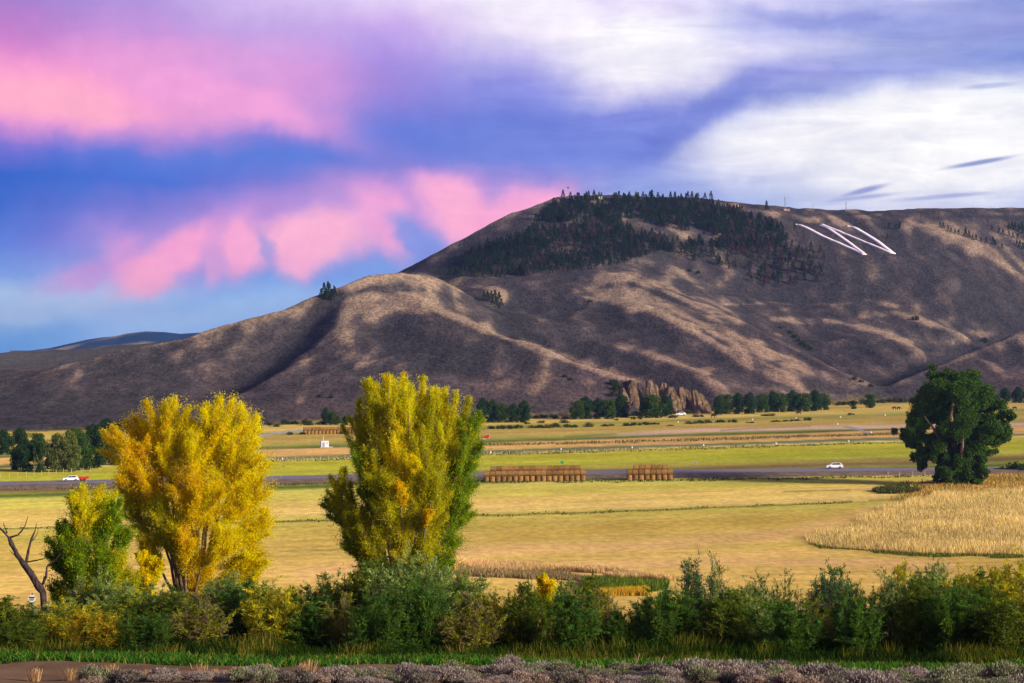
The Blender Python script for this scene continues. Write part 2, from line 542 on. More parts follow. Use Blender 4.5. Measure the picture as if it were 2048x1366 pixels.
def hit(x, y, dmin=900, dmax=2400):
    """terrain point that shows at photo pixel x, y"""
    u = (x - 1024) / F
    ds = np.arange(dmin, dmax, 4.0)
    z = ground(np.full_like(ds, u), ds)
    py = 683 + (H - z) / ds * F
    k = np.where(py <= y)[0]
    if len(k) == 0:
        k = [int(np.argmin(py))]
    d = ds[k[0]]
    return np.array((u * d, d, float(z[k[0]])))


def gz(X, Y):
    return float(ground(X / max(Y, 1), Y))
# ------------------------------------------------------------------ ground colours
def band(s, stops):
    xs = [a for a, _ in stops]
    cs = np.array([lin(c) for _, c in stops])
    return np.stack([np.interp(s, xs, cs[:, i]) for i in range(3)], -1)


def stroke(px, py, poly, wd):
    """1 on a polyline in photo pixels, fading over width wd"""
    best = np.full(px.shape, 1e9)
    for (a, b) in zip(poly[:-1], poly[1:]):
        ax, ay = a
        bx, by = b
        vx, vy = bx - ax, by - ay
        t = np.clip(((px - ax) * vx + (py - ay) * vy) / (vx * vx + vy * vy), 0, 1)
        best = np.minimum(best, np.hypot(px - ax - t * vx, (py - ay - t * vy) * 1.3))
    return sstep(wd * 1.5, wd * 0.3, best)


def blob(px, py, cx, cy, rx, ry, rot=0):
    c, s = math.cos(R(rot)), math.sin(R(rot))
    x, y = px - cx, py - cy
    a = (x * c + y * s) / rx
    b = (-x * s + y * c) / ry
    return sstep(1.5, 0.5, np.sqrt(a * a + b * b))


XX = UU * DD
n1 = fbm(XX / 9, DD / 16, 4, 21)
n2 = fbm(XX / 40, DD / 60, 4, 22)
# hills: how much pale dry grass against dark sagebrush
wx = PX + 8 * fbm(XX / 40, DD / 60, 4, 31) + 3 * n1
wy = PY + 8 * fbm(XX / 40, DD / 60, 4, 32) + 3 * fbm(XX / 9, DD / 16, 4, 23)
g = np.full(PX.shape, 0.31) + 0.13 * n2
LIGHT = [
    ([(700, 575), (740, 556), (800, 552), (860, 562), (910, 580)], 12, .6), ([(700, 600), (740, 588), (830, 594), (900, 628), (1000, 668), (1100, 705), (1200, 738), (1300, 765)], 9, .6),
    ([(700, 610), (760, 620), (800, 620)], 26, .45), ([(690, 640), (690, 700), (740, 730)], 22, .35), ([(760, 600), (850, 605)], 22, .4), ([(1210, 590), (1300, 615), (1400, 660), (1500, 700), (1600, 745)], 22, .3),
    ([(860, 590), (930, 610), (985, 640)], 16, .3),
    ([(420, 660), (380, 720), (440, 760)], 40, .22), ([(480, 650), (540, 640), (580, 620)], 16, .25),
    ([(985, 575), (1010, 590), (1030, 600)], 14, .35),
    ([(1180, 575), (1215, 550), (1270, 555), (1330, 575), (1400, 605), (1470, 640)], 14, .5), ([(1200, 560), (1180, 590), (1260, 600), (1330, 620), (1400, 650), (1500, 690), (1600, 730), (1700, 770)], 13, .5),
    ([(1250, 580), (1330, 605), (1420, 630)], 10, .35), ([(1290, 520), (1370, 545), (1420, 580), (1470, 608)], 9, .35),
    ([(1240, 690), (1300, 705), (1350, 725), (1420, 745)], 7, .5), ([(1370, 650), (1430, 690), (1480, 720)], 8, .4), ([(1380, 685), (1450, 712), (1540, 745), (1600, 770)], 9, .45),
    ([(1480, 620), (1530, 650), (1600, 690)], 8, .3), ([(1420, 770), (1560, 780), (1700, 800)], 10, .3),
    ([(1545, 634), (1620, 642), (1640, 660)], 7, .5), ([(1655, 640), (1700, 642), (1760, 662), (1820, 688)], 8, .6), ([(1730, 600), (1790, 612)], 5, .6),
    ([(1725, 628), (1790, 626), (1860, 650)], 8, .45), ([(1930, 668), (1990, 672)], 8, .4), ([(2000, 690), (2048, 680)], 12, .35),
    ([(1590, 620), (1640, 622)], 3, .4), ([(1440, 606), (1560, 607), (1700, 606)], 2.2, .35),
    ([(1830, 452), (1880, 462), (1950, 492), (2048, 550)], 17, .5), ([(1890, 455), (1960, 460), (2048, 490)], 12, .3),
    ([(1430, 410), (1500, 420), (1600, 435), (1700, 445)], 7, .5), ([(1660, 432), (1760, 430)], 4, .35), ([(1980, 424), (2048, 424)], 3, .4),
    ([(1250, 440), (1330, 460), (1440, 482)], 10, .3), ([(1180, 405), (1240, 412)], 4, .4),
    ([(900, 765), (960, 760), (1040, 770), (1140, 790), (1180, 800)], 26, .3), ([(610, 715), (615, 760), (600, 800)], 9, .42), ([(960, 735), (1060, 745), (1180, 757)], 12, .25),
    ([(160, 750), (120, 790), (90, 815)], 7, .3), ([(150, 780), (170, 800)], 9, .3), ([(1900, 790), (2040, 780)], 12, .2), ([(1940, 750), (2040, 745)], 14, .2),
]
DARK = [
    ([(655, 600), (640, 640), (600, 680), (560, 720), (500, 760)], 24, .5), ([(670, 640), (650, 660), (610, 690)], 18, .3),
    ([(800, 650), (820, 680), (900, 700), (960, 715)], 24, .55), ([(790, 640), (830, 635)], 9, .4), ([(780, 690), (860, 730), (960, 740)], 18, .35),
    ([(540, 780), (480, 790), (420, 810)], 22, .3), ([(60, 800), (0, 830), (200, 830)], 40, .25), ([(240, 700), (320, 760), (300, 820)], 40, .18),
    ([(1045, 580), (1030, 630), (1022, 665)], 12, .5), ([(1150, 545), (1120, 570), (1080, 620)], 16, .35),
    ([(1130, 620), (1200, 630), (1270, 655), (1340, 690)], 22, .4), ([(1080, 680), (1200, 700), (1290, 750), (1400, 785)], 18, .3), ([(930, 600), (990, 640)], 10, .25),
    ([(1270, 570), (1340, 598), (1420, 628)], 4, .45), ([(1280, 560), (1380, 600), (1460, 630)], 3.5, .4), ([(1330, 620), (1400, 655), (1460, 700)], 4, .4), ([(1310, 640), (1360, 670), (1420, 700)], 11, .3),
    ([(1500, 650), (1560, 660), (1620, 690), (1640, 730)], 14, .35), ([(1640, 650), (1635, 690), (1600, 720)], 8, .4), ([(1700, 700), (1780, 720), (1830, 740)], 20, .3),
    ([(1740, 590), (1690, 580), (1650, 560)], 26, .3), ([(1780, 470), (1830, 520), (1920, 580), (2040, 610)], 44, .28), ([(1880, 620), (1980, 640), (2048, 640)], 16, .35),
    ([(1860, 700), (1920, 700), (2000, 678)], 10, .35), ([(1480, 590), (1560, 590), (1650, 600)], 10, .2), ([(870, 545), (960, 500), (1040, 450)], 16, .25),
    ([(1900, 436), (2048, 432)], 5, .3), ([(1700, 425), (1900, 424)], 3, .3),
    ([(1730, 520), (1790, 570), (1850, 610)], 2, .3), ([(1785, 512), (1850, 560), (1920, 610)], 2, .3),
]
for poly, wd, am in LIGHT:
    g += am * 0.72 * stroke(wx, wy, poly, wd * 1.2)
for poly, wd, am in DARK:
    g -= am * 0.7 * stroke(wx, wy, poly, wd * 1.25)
# pale grass on convex ground, sage in hollows, plus painted shade deepening the gullies
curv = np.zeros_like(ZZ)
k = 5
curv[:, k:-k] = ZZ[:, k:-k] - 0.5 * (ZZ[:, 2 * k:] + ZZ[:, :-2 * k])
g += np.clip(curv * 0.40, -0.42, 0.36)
g += 0.06 * n1 + 0.06 * fbm(XX / 3.5, DD / 6, 3, 24)
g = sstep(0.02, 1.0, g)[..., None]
wood = np.clip(stroke(wx, wy, [(900, 545), (990, 520), (1080, 500), (1180, 490), (1250, 470)], 34) + stroke(wx, wy, [(1110, 420), (1200, 415), (1300, 420), (1420, 435), (1540, 470)], 22) + 0.55 * stroke(wx, wy, [(1330, 500), (1440, 510), (1560, 520), (1620, 530)], 20), 0, 1)[..., None]
dark = np.array(lin((62, 59, 63)))
midc = np.array(lin((88, 79, 79)))
lite = np.array(lin((156, 134, 114)))
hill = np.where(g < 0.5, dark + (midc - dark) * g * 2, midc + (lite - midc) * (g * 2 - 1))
red = 0.4 * (blob(PX, PY, 1150, 780, 260, 50) + blob(PX, PY, 560, 800, 200, 70) + blob(PX, PY, 1980, 770, 120, 50) + 0.6 * blob(PX, PY, 1500, 720, 300, 80))[..., None]
hill = hill * (1 - 0.6 * wood) + 0.6 * wood * np.array(lin((62, 62, 50)))
hill = hill * (1 + np.clip(red, 0, 1) * (np.array((1.10, 0.90, 0.96)) - 1))
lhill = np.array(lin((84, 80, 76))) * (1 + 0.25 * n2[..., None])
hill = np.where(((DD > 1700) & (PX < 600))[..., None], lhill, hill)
# fields
s = PY + 0.031 * (PX - 1024)
sw = s + 1.6 * fbm(XX / 30, DD / 30, 4, 41)
FIELD = [(780, (190, 160, 90)), (838, (196, 160, 88)), (846, (205, 168, 95)), (852, (150, 140, 70)), (856, (176, 146, 78)), (870, (186, 150, 84)), (876, (160, 148, 76)), (880, (122, 122, 60)), (883, (84, 92, 50)), (885, (206, 158, 100)), (892, (216, 160, 104)), (898, (206, 158, 98)), (899, (122, 118, 84)), (904, (120, 120, 84)), (905, (226, 190, 130)), (907, (186, 166, 62)), (918, (178, 164, 56)), (932, (172, 164, 56)), (936, (180, 164, 70)), (950, (120, 92, 66)), (956, (142, 134, 66)), (961, (90, 100, 44)), (964, (120, 126, 50)), (968, (206, 186, 92)), (985, (206, 180, 88)), (1000, (222, 180, 104)), (1014, (226, 184, 112)), (1022, (214, 180, 104)), (1027, (196, 170, 86)), (1045, (196, 164, 84)), (1070, (200, 162, 86)), (1095, (206, 166, 92)), (1125, (214, 170, 100)), (1180, (214, 170, 96)), (1260, (200, 164, 90))]
fc = band(sw, FIELD)
st1 = fbm(XX / 26, s / 1.3, 4, 51) * 0.5 + fbm(XX / 50, s / 5, 4, 52) * 0.6 + fbm(XX / 6, s / 2.2, 3, 54) * 0.25
fc = fc * np.array((0.90, 1.02, 0.95)) * (1 + 0.34 * st1[..., None])
grn = sstep(0.05, 0.5, fbm(XX / 45, s / 9, 3, 53))[..., None] * 0.45
fc = fc * (1 - grn) + grn * fc * np.array((0.86, 1.0, 0.66))
# pinkish mown sweep across the near field, airfield strip, ditches
pk = np.clip(stroke(PX, PY, [(600, 1150), (950, 1100), (1300, 1090), (1560, 1070), (1780, 1015)], 16) + stroke(PX, PY, [(1050, 1140), (1500, 1120), (1900, 1130)], 12), 0, 1)[..., None] * 0.5
fc = fc * (1 - pk) + pk * np.array(lin((214, 170, 118)))
og = np.clip(stroke(PX, PY, [(1000, 1075), (1150, 1060), (1450, 1045), (1700, 1030)], 12) + stroke(PX, PY, [(1620, 1095), (1900, 1118), (2048, 1125)], 9), 0, 1)[..., None] * 0.45
fc = fc * (1 - og) + og * np.array(lin((176, 148, 66)))
run = stroke(PX, PY, [(1130, 872), (1250, 868), (1400, 861), (1600, 856), (1850, 852), (2200, 846)], 5)[..., None] * sstep(1150, 1350, PX)[..., None]
fc = fc * (1 - run) + run * np.array(lin((196, 164, 144)))
tx = stroke(PX, PY, [(1690, 853), (1722, 860), (1735, 868)], 2.5)[..., None]
fc = fc * (1 - tx) + tx * np.array(lin((150, 140, 148)))
lf = stroke(PX, PY, [(515, 872), (560, 865), (620, 860)], 3)[..., None]
fc = fc * (1 - lf) + lf * np.array(lin((150, 148, 150)))
for poly, wd, am in (([(0, 1058), (120, 1054), (560, 1044), (920, 1032), (1150, 1026), (1420, 1016), (1660, 1006), (1700, 1003)], 2.0, .75), ([(1740, 1001), (1850, 998)], 2.5, .6), ([(1570, 984), (1700, 980)], 2, .6), ([(560, 1103), (700, 1098)], 2.5, .5), ([(1360, 878), (1600, 872), (1800, 866)], 3.5, .45), ([(1130, 874), (1180, 870), (1230, 868)], 3, .4), ([(1440, 861), (1500, 857), (1620, 852)], 2.2, .4)):
    m_ = stroke(PX + 3 * n1, PY + 0.8 * n1, poly, wd)[..., None] * am
    fc = fc * (1 - m_) + m_ * np.array(lin((92, 98, 44)))
# slope under the trees, track, sage terrace
soil = np.array(lin((100, 80, 66))) * (1 + 0.3 * fbm(XX / 0.9, DD / 0.9, 4, 61)[..., None])
bank = np.array(lin((78, 78, 40))) * (1 + 0.3 * fbm(XX / 1.5, DD / 1.5, 3, 62)[..., None])
straw = np.array(lin((204, 166, 96))) * (1 + 0.16 * fbm(XX / 6, DD / 6, 3, 63)[..., None])
f1 = sstep(120, 170, DD + 12 * n2)[..., None]
near = bank * (1 - f1) + straw * f1
t1 = sstep(69.5, 67.5, DD + 0.8 * fbm(XX / 3, DD / 3, 3, 64))[..., None]
near = near * (1 - t1) + soil * t1
f2 = sstep(250, 340, DD)[..., None]
gcol = near * (1 - f2) + fc * f2
hb = np.interp(UU, bu, bd)
f3 = sstep(-25, 15, DD - hb + 14 * n1)[..., None]
scrub = np.array(lin((92, 84, 60)))
f4 = sstep(-150, -60, DD - hb)[..., None] * (1 - f3) * 0.0
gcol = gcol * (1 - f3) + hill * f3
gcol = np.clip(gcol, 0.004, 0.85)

# ground material: vertex colour with fine procedural variation
def terrain_mat(name, fine, coarse, amount, bump, bdist):
    m, t, o = mat(name)
    a = t.n.new('ShaderNodeAttribute')
    a.attribute_name = 'Col'
    geo = t.n.new('ShaderNodeNewGeometry')
    mp = t.n.new('ShaderNodeMapping')
    mp.inputs['Scale'].default_value = (1, 0.45, 1)
    t.l.new(geo.outputs['Position'], mp.inputs[0])
    nf = t.noise(mp.outputs[0], fine, 5, 0.7)
    nc = t.noise(mp.outputs[0], coarse, 4, 0.6)
    k1 = t.mapr(nf, 0.36, 0.64, 1 - amount, 1 + amount)
    k2 = t.mapr(nc, 0.3, 0.7, 1 - amount * .6, 1 + amount * .5)
    kk = t.math('MULTIPLY', k1, k2)
    c = t.mix(1.0, a.outputs['Color'], t.comb(kk, kk, kk), 'MULTIPLY')
    p = t.n.new('ShaderNodeBsdfDiffuse')
    p.inputs['Roughness'].default_value = 0.6
    t.l.new(c, p.inputs[0])
    b = t.n.new('ShaderNodeBump')
    b.inputs['Strength'].default_value = bump
    b.inputs['Distance'].default_value = bdist
    t.l.new(nf, b.inputs['Height'])
    t.l.new(b.outputs[0], p.inputs['Normal'])
    t.l.new(p.outputs[0], o.inputs[0])
    return m


M_ground = terrain_mat('field_grass', 0.6, 0.07, 0.16, 0.25, 0.3)
M_hill = terrain_mat('dry_hillside', 0.42, 0.09, 0.32, 0.8, 2.0)
nr, ncx = DD.shape
V = np.stack([XX, DD, ZZ], -1).reshape(-1, 3)
idx = np.arange(nr * ncx).reshape(nr, ncx)
quad = np.stack([idx[:-1, :-1], idx[:-1, 1:], idx[1:, 1:], idx[1:, :-1]], -1)
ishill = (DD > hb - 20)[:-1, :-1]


def sub(name, maskq, m):
    q = quad[maskq]
    used, inv = np.unique(q.ravel(), return_inverse=True)
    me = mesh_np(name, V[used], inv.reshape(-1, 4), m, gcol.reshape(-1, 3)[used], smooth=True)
    return obj(name, me)


tag(sub('ground', ~ishill, M_ground), kind='structure')
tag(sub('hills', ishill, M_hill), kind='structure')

# far wooded hill
def far_hill():
    prof = [(60, 700), (100, 695), (130, 688), (170, 680), (205, 674), (235, 671), (255, 666), (290, 662), (330, 664), (360, 668), (420, 664), (480, 668), (560, 690), (620, 705)]
    D0 = 8000.0
    xs = np.linspace(20, 640, 260)
    top = np.interp(xs, [p[0] for p in prof], [p[1] for p in prof])
    rows = np.linspace(0, 1, 40)
    Vv, cc = [], []
    for r in rows:
        d = 6600 + (D0 - 6600) * r * 1.0
        for x, t_ in zip(xs, top):
            ztop = H + (683 - t_) / F * D0
            prof_z = -60 + (ztop + 60) * math.sin(r * math.pi / 2)
            X = (x - 1024) / F * d
            nz = 10 * float(fbm(X / 160, d / 400, 3, 77)) * r
            Vv.append((X, d, prof_z + nz * (0.4 if r > .9 else 1)))
    Vv = np.array(Vv)
    # back side
    B = Vv[-len(xs):].copy()
    B[:, 1] += 1500
    B[:, 0] *= B[:, 1] / D0
    B[:, 2] = -60
    Vv = np.vstack([Vv, B])
    n = len(rows) + 1
    ix = np.arange(n * len(xs)).reshape(n, len(xs))
    q = np.stack([ix[:-1, :-1], ix[:-1, 1:], ix[1:, 1:], ix[1:, :-1]], -1).reshape(-1, 4)
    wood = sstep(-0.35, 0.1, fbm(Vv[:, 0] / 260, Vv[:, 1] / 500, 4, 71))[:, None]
    cc = np.array(lin((150, 132, 110))) * (1 - wood) + np.array(lin((18, 48, 80))) * wood  # blue of the woodland colour has the haze of distance painted in
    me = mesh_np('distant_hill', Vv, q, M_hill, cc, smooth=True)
    return obj('distant_hill', me)


tag(far_hill(), kind='structure')

# the air between here and the far hills
bmh = bpy.data.meshes.new('haze')
hx, hy0, hy1, hz0, hz1 = 6500.0, -60.0, 13400.0, -110.0, 215.0
hv = [(sx_ * hx, y_, z_) for z_ in (hz0, hz1) for y_ in (hy0, hy1) for sx_ in (-1, 1)]
bmh.from_pydata(hv, [], [(0, 2, 3, 1), (4, 5, 7, 6), (0, 1, 5, 4), (2, 6, 7, 3), (0, 4, 6, 2), (1, 3, 7, 5)])
m, t, o = mat('haze')
pv = t.n.new('ShaderNodeVolumePrincipled')
pv.inputs['Color'].default_value = (0.32, 0.52, 1.0, 1)
pv.inputs['Density'].default_value = 4e-5
pv.inputs['Anisotropy'].default_value = 0.2
t.l.new(pv.outputs[0], o.inputs['Volume'])
bmh.materials.append(m)
tag(obj('haze', bmh), kind='stuff')
# ------------------------------------------------------------------ foliage tools
rs = np.random.RandomState(7)


def orient(n, rng):
    a = rng.normal(size=(n, 3))
    a /= np.linalg.norm(a, axis=1)[:, None]
    b = np.cross(a, rng.normal(size=(n, 3)))
    b /= np.linalg.norm(b, axis=1)[:, None]
    return a, b


class Leaves:
    """collects leaf shaped quads with a colour each"""
    def __init__(s):
        s.v, s.c = [], []

    def add(s, p, a, b, col):
        s.v.append(np.stack([p - a, p + b * 0.9 - a * 0.1, p + a, p - b * 0.9 - a * 0.1], 1).reshape(-1, 3))
        s.c.append(np.repeat(col, 4, axis=0))

    def scatter(s, p, size, rng, col, aspect=1.7, along=None, jit=0.25, hj=0.12):
        n = len(p)
        a, b = orient(n, rng)
        if along is not None:
            a = along + 0.55 * a
            a /= np.linalg.norm(a, axis=1)[:, None]
            b = np.cross(a, b)
            b /= np.maximum(np.linalg.norm(b, axis=1)[:, None], 1e-6)
        sz = size * (0.65 + 0.7 * rng.rand(n))[:, None]
        c = np.asarray(col) * np.ones((n, 3))
        c = c * (1 + jit * (rng.rand(n, 1) * 2 - 1)) * (1 + hj * (rng.rand(n, 3) * 2 - 1))
        s.add(p, a * sz, b * sz / aspect, np.clip(c, 0.002, 0.95))

    def mesh(s, name, m):
        V = np.concatenate(s.v)
        c = np.concatenate(s.c)
        return mesh_np(name, V, np.arange(len(V)).reshape(-1, 4), m, c)


class Tubes:
    def __init__(s, k=6):
        s.v, s.f, s.n, s.k = [], [], 0, k

    def add(s, pts_, rad):
        pts_ = np.asarray(pts_, float)
        n = len(pts_)
        t = np.gradient(pts_, axis=0)
        t /= np.maximum(np.linalg.norm(t, axis=1)[:, None], 1e-9)
        ref = np.array((0.31, 0.95, 0.05)) if abs(t[0][2]) > 0.5 else np.array((0, 0, 1.0))
        a = np.cross(t, ref)
        a /= np.maximum(np.linalg.norm(a, axis=1)[:, None], 1e-9)
        b = np.cross(t, a)
        k = s.k
        th = np.arange(k) * 2 * math.pi / k
        rad = np.asarray(rad, float) * np.ones(n)
        ring = pts_[:, None, :] + rad[:, None, None] * (np.cos(th)[None, :, None] * a[:, None, :] + np.sin(th)[None, :, None] * b[:, None, :])
        s.v.append(ring.reshape(-1, 3))
        i = np.arange(n - 1)[:, None] * k + np.arange(k)[None, :]
        j = np.arange(n - 1)[:, None] * k + (np.arange(k)[None, :] + 1) % k
        s.f.append(np.stack([i, j, j + k, i + k], -1).reshape(-1, 4) + s.n)
        s.n += n * k

    def mesh(s, name, m, col=None):
        return mesh_np(name, np.concatenate(s.v), np.concatenate(s.f), m, col, smooth=True)


def wob(a, b, n, amp, rng):
    t = np.linspace(0, 1, n)[:, None]
    p = a + (b - a) * t
    q = rng.normal(size=(n, 3)).cumsum(0) * amp * np.linalg.norm(b - a) / n
    q -= q[-1] * t
    q[0] = 0
    return p + q


def barkmat(name, c1, c2, sc=6.0):
    m, t, o = mat(name)
    g_ = t.n.new('ShaderNodeNewGeometry')
    mp = t.n.new('ShaderNodeMapping')
    mp.inputs['Scale'].default_value = (1, 1, 0.25)
    t.l.new(g_.outputs['Position'], mp.inputs[0])
    n = t.noise(mp.outputs[0], sc, 5, 0.65)
    d = t.n.new('ShaderNodeBsdfDiffuse')
    t.l.new(t.mix(t.mapr(n, .35, .65, 0, 1), c1, c2), d.inputs[0])
    b = t.n.new('ShaderNodeBump')
    b.inputs['Strength'].default_value = 0.8
    b.inputs['Distance'].default_value = 0.05
    t.l.new(n, b.inputs['Height'])
    t.l.new(b.outputs[0], d.inputs['Normal'])
    t.l.new(d.outputs[0], o.inputs[0])
    return m


M_leaf = leafmat('leaves', 0.5)
M_leaf2 = leafmat('small_leaves', 0.25)
M_grassb = leafmat('grass_blades', 0.3)
M_needle = leafmat('needles', 0.1)
M_bark = barkmat('cottonwood_bark', lin((150, 128, 100)), lin((92, 76, 60)))
M_dark_bark = barkmat('weathered_wood', lin((44, 36, 38)), lin((84, 72, 74)), 10)
M_stem = barkmat('willow_stems', lin((96, 78, 62)), lin((60, 50, 42)), 10)

YEL, GOLD, ORG, OLI, GRN, YGR, DGR = lin((255, 224, 14)), lin((255, 208, 16)), lin((252, 182, 24)), lin((200, 192, 24)), lin((134, 162, 30)), lin((236, 222, 28)), lin((62, 88, 22))
BRN = lin((226, 160, 60))


def poplar(name, D, base, plumes, label, cat, seed, dens=1.0, leaf=0.030, extra=None, zb=None):
    """plumes: (x0, y0, x1, y1, radius px, colour, depth offset m)"""
    rng = np.random.RandomState(seed)
    u = (base[0] - 1024) / F
    z0 = gz(u * D, D)
    B = np.array((u * D, D, z0))
    root = tag(empty(name, B), label, cat)
    px = D / F
    lv = Leaves()
    tb = Tubes(7)
    split = np.array((0, 0, 1.2))
    tb.add(wob(np.zeros(3) - (0, 0, .3), split, 4, 0.05, rng), np.linspace(0.42, 0.32, 4) * extra.get('trunk', 1) if extra else np.linspace(0.42, 0.32, 4))
    for (x0, y0, x1, y1, r, colr, off) in plumes:
        a = P(x0, y0, D) - B + (0, off * 0.8, 0)
        b = P(x1, y1, D) - B + (0, off, 0)
        r = r * px * 1.15
        ax = b - a
        L = np.linalg.norm(ax)
        ax = ax / L
        # limb from the split to the plume and up its axis
        mid = split * (0.5 + 0.5 * rng.rand()) + (rng.normal(size=3) * 0.1)
        j = a * np.array((0.55, 0.55, 0.45)) + mid * 0.4
        s1 = np.vstack([wob(mid, j, 5, 0.06, rng)[:-1], wob(j, a, 5, 0.06, rng)[:-1], wob(a, b, 8, 0.05, rng)])
        tb.add(s1, np.linspace(0.10, 0.012, len(s1)) * (0.8 + 0.5 * rng.rand()))
        parts = [(a, b, r * 0.62, 1.0)]
        o1 = np.cross(ax, (0.2, 0.9, 0.1))
        o1 /= np.linalg.norm(o1)
        o2 = np.cross(ax, o1)
        for q in range(9):
            th = rng.rand() * 6.28
            rad = math.cos(th) * o1 + math.sin(th) * o2
            t0 = rng.uniform(0.0, 0.72)
            s0 = a + ax * L * t0
            ln = L * rng.uniform(0.22, 0.42) * (1.15 - 0.5 * t0) + r * 0.3
            dd = ax * 0.9 + rad * rng.uniform(0.35, 0.8) + np.array((0, 0, 0.25))
            dd /= np.linalg.norm(dd)
            s0 = s0 + rad * r * 0.15
            e0 = s0 + dd * ln
            parts.append((s0, e0, r * rng.uniform(0.26, 0.42), 0.8))
            tb.add(wob(a + ax * L * max(0, t0 - .1), e0, 6, 0.06, rng), np.linspace(0.035, 0.008, 6))
        for (pa, pb, pr, dn__) in parts:
            pax = pb - pa
            pL = np.linalg.norm(pax)
            pax = pax / pL
            nt = int(140 * dens * dn__ * (pr * pL) ** 0.7) + 10
            t0 = rng.rand(nt) ** 0.85
            prof = np.clip(np.sin(np.clip(t0 * 0.86 + 0.14, 0, 1) * math.pi) ** 0.6, 0.2, 1)
            th = rng.rand(nt) * 2 * math.pi
            o1 = np.cross(pax, (0.2, 0.9, 0.1))
            o1 /= np.linalg.norm(o1)
            o2 = np.cross(pax, o1)
            rad = (np.cos(th)[:, None] * o1 + np.sin(th)[:, None] * o2)
            st = pa + pax * (t0 * pL)[:, None] * 0.95
            tlen = pr * prof * (0.32 + 2.7 * rng.rand(nt) ** 2.4) + 0.14
            dr = rad * (0.6 - 0.25 * t0[:, None]) + pax * (0.8 + 0.3 * t0[:, None]) + np.array((0, 0, 0.3)) + rng.normal(size=(nt, 3)) * 0.26
            dr /= np.linalg.norm(dr, axis=1)[:, None]
            hue = rng.rand(nt)
            c2 = np.asarray(colr)[None, :] * np.ones((nt, 3)) * rng.uniform(0.85, 1.15)
            alt = np.asarray((GOLD if colr == YEL else YEL) if colr in (YEL, GOLD) else (YGR if colr in (GRN, OLI) else GOLD))
            c2 = np.where(hue[:, None] < 0.08, alt, c2)
            c2 = np.where(hue[:, None] > 0.85, c2 * np.array((0.6, 0.85, 0.8)), c2)
            c2 = c2 * (0.75 + 0.45 * rng.rand(nt, 1))
            nl = 24
            sst = np.linspace(0.12, 1.05, nl)[None, :, None]
            pos = st[:, None, :] + dr[:, None, :] * (tlen[:, None, None] * sst)
            pos = pos + rng.normal(size=pos.shape) * (0.035 + 0.11 * tlen[:, None, None] * (1.15 - 0.75 * sst))
            lv.scatter(pos.reshape(-1, 3), leaf, rng, np.repeat(c2, nl, 0), 1.35, jit=0.22)
            for q in range(0, nt, 7):
                tb.add(wob(st[q], st[q] + dr[q] * tlen[q], 3, 0.08, rng), np.linspace(0.014, 0.005, 3))
    obj('crown', lv.mesh('crown', M_leaf), root)
    tr = obj('trunk', tb.mesh('trunk', M_bark), root)
    return root


rng0 = random.Random(3)
def dep(k):
    return rng0.uniform(-k, k)


T1 = [(330, 1010, 200, 862, 26, GOLD, .5), (335, 985, 228, 850, 26, GOLD, -1), (335, 960, 262, 835, 30, GOLD, .7), (345, 960, 296, 802, 30, YEL, -.6), (352, 950, 322, 812, 30, YEL, 1.2), (360, 950, 352, 797, 28, YEL, -.8), (372, 960, 372, 850, 34, YEL, 1.5), (385, 980, 398, 868, 34, YEL, -1.5),
      (400, 980, 418, 838, 34, YEL, .6), (415, 960, 436, 818, 32, YEL, -1.0), (425, 950, 462, 798, 32, YEL, .8), (435, 950, 486, 812, 32, YEL, -.6), (440, 970, 505, 842, 32, YEL, 1.4), (445, 990, 518, 880, 32, YEL, -1.5),
      (440, 1020, 536, 930, 36, YEL, .5), (435, 1060, 540, 985, 40, YEL, -.8), (430, 1100, 538, 1050, 38, YEL, .9), (425, 1140, 528, 1105, 34, YEL, -.5), (420, 1170, 500, 1150, 32, YEL, 0), (410, 1130, 470, 1060, 40, YEL, -2), (400, 1060, 450, 950, 42, YEL, -2.2), (390, 1050, 400, 930, 42, GOLD, -2.4),
      (360, 1060, 330, 950, 40, GOLD, 1.5), (345, 1050, 262, 930, 38, GOLD, -1.5), (340, 1070, 236, 960, 34, GOLD, .4), (335, 1090, 256, 1010, 32, OLI, -1.0), (350, 1100, 318, 1000, 34, OLI, -1.8), (365, 1130, 350, 1030, 30, OLI, -1.6), (380, 1150, 385, 1050, 34, GOLD, -2), (395, 1200, 410, 1110, 30, GOLD, -1), (380, 1235, 378, 1150, 22, GOLD, -.5), (330, 1140, 300, 1075, 22, YEL, -1), (470, 1190, 520, 1140, 22, YEL, .6)]
poplar('yellow_poplar', 110, (378, 1262), T1, 'large poplar in full golden yellow leaf with a forked crown, left of the middle poplar', 'tree', 11, 1.15, extra={'trunk': 0.8})
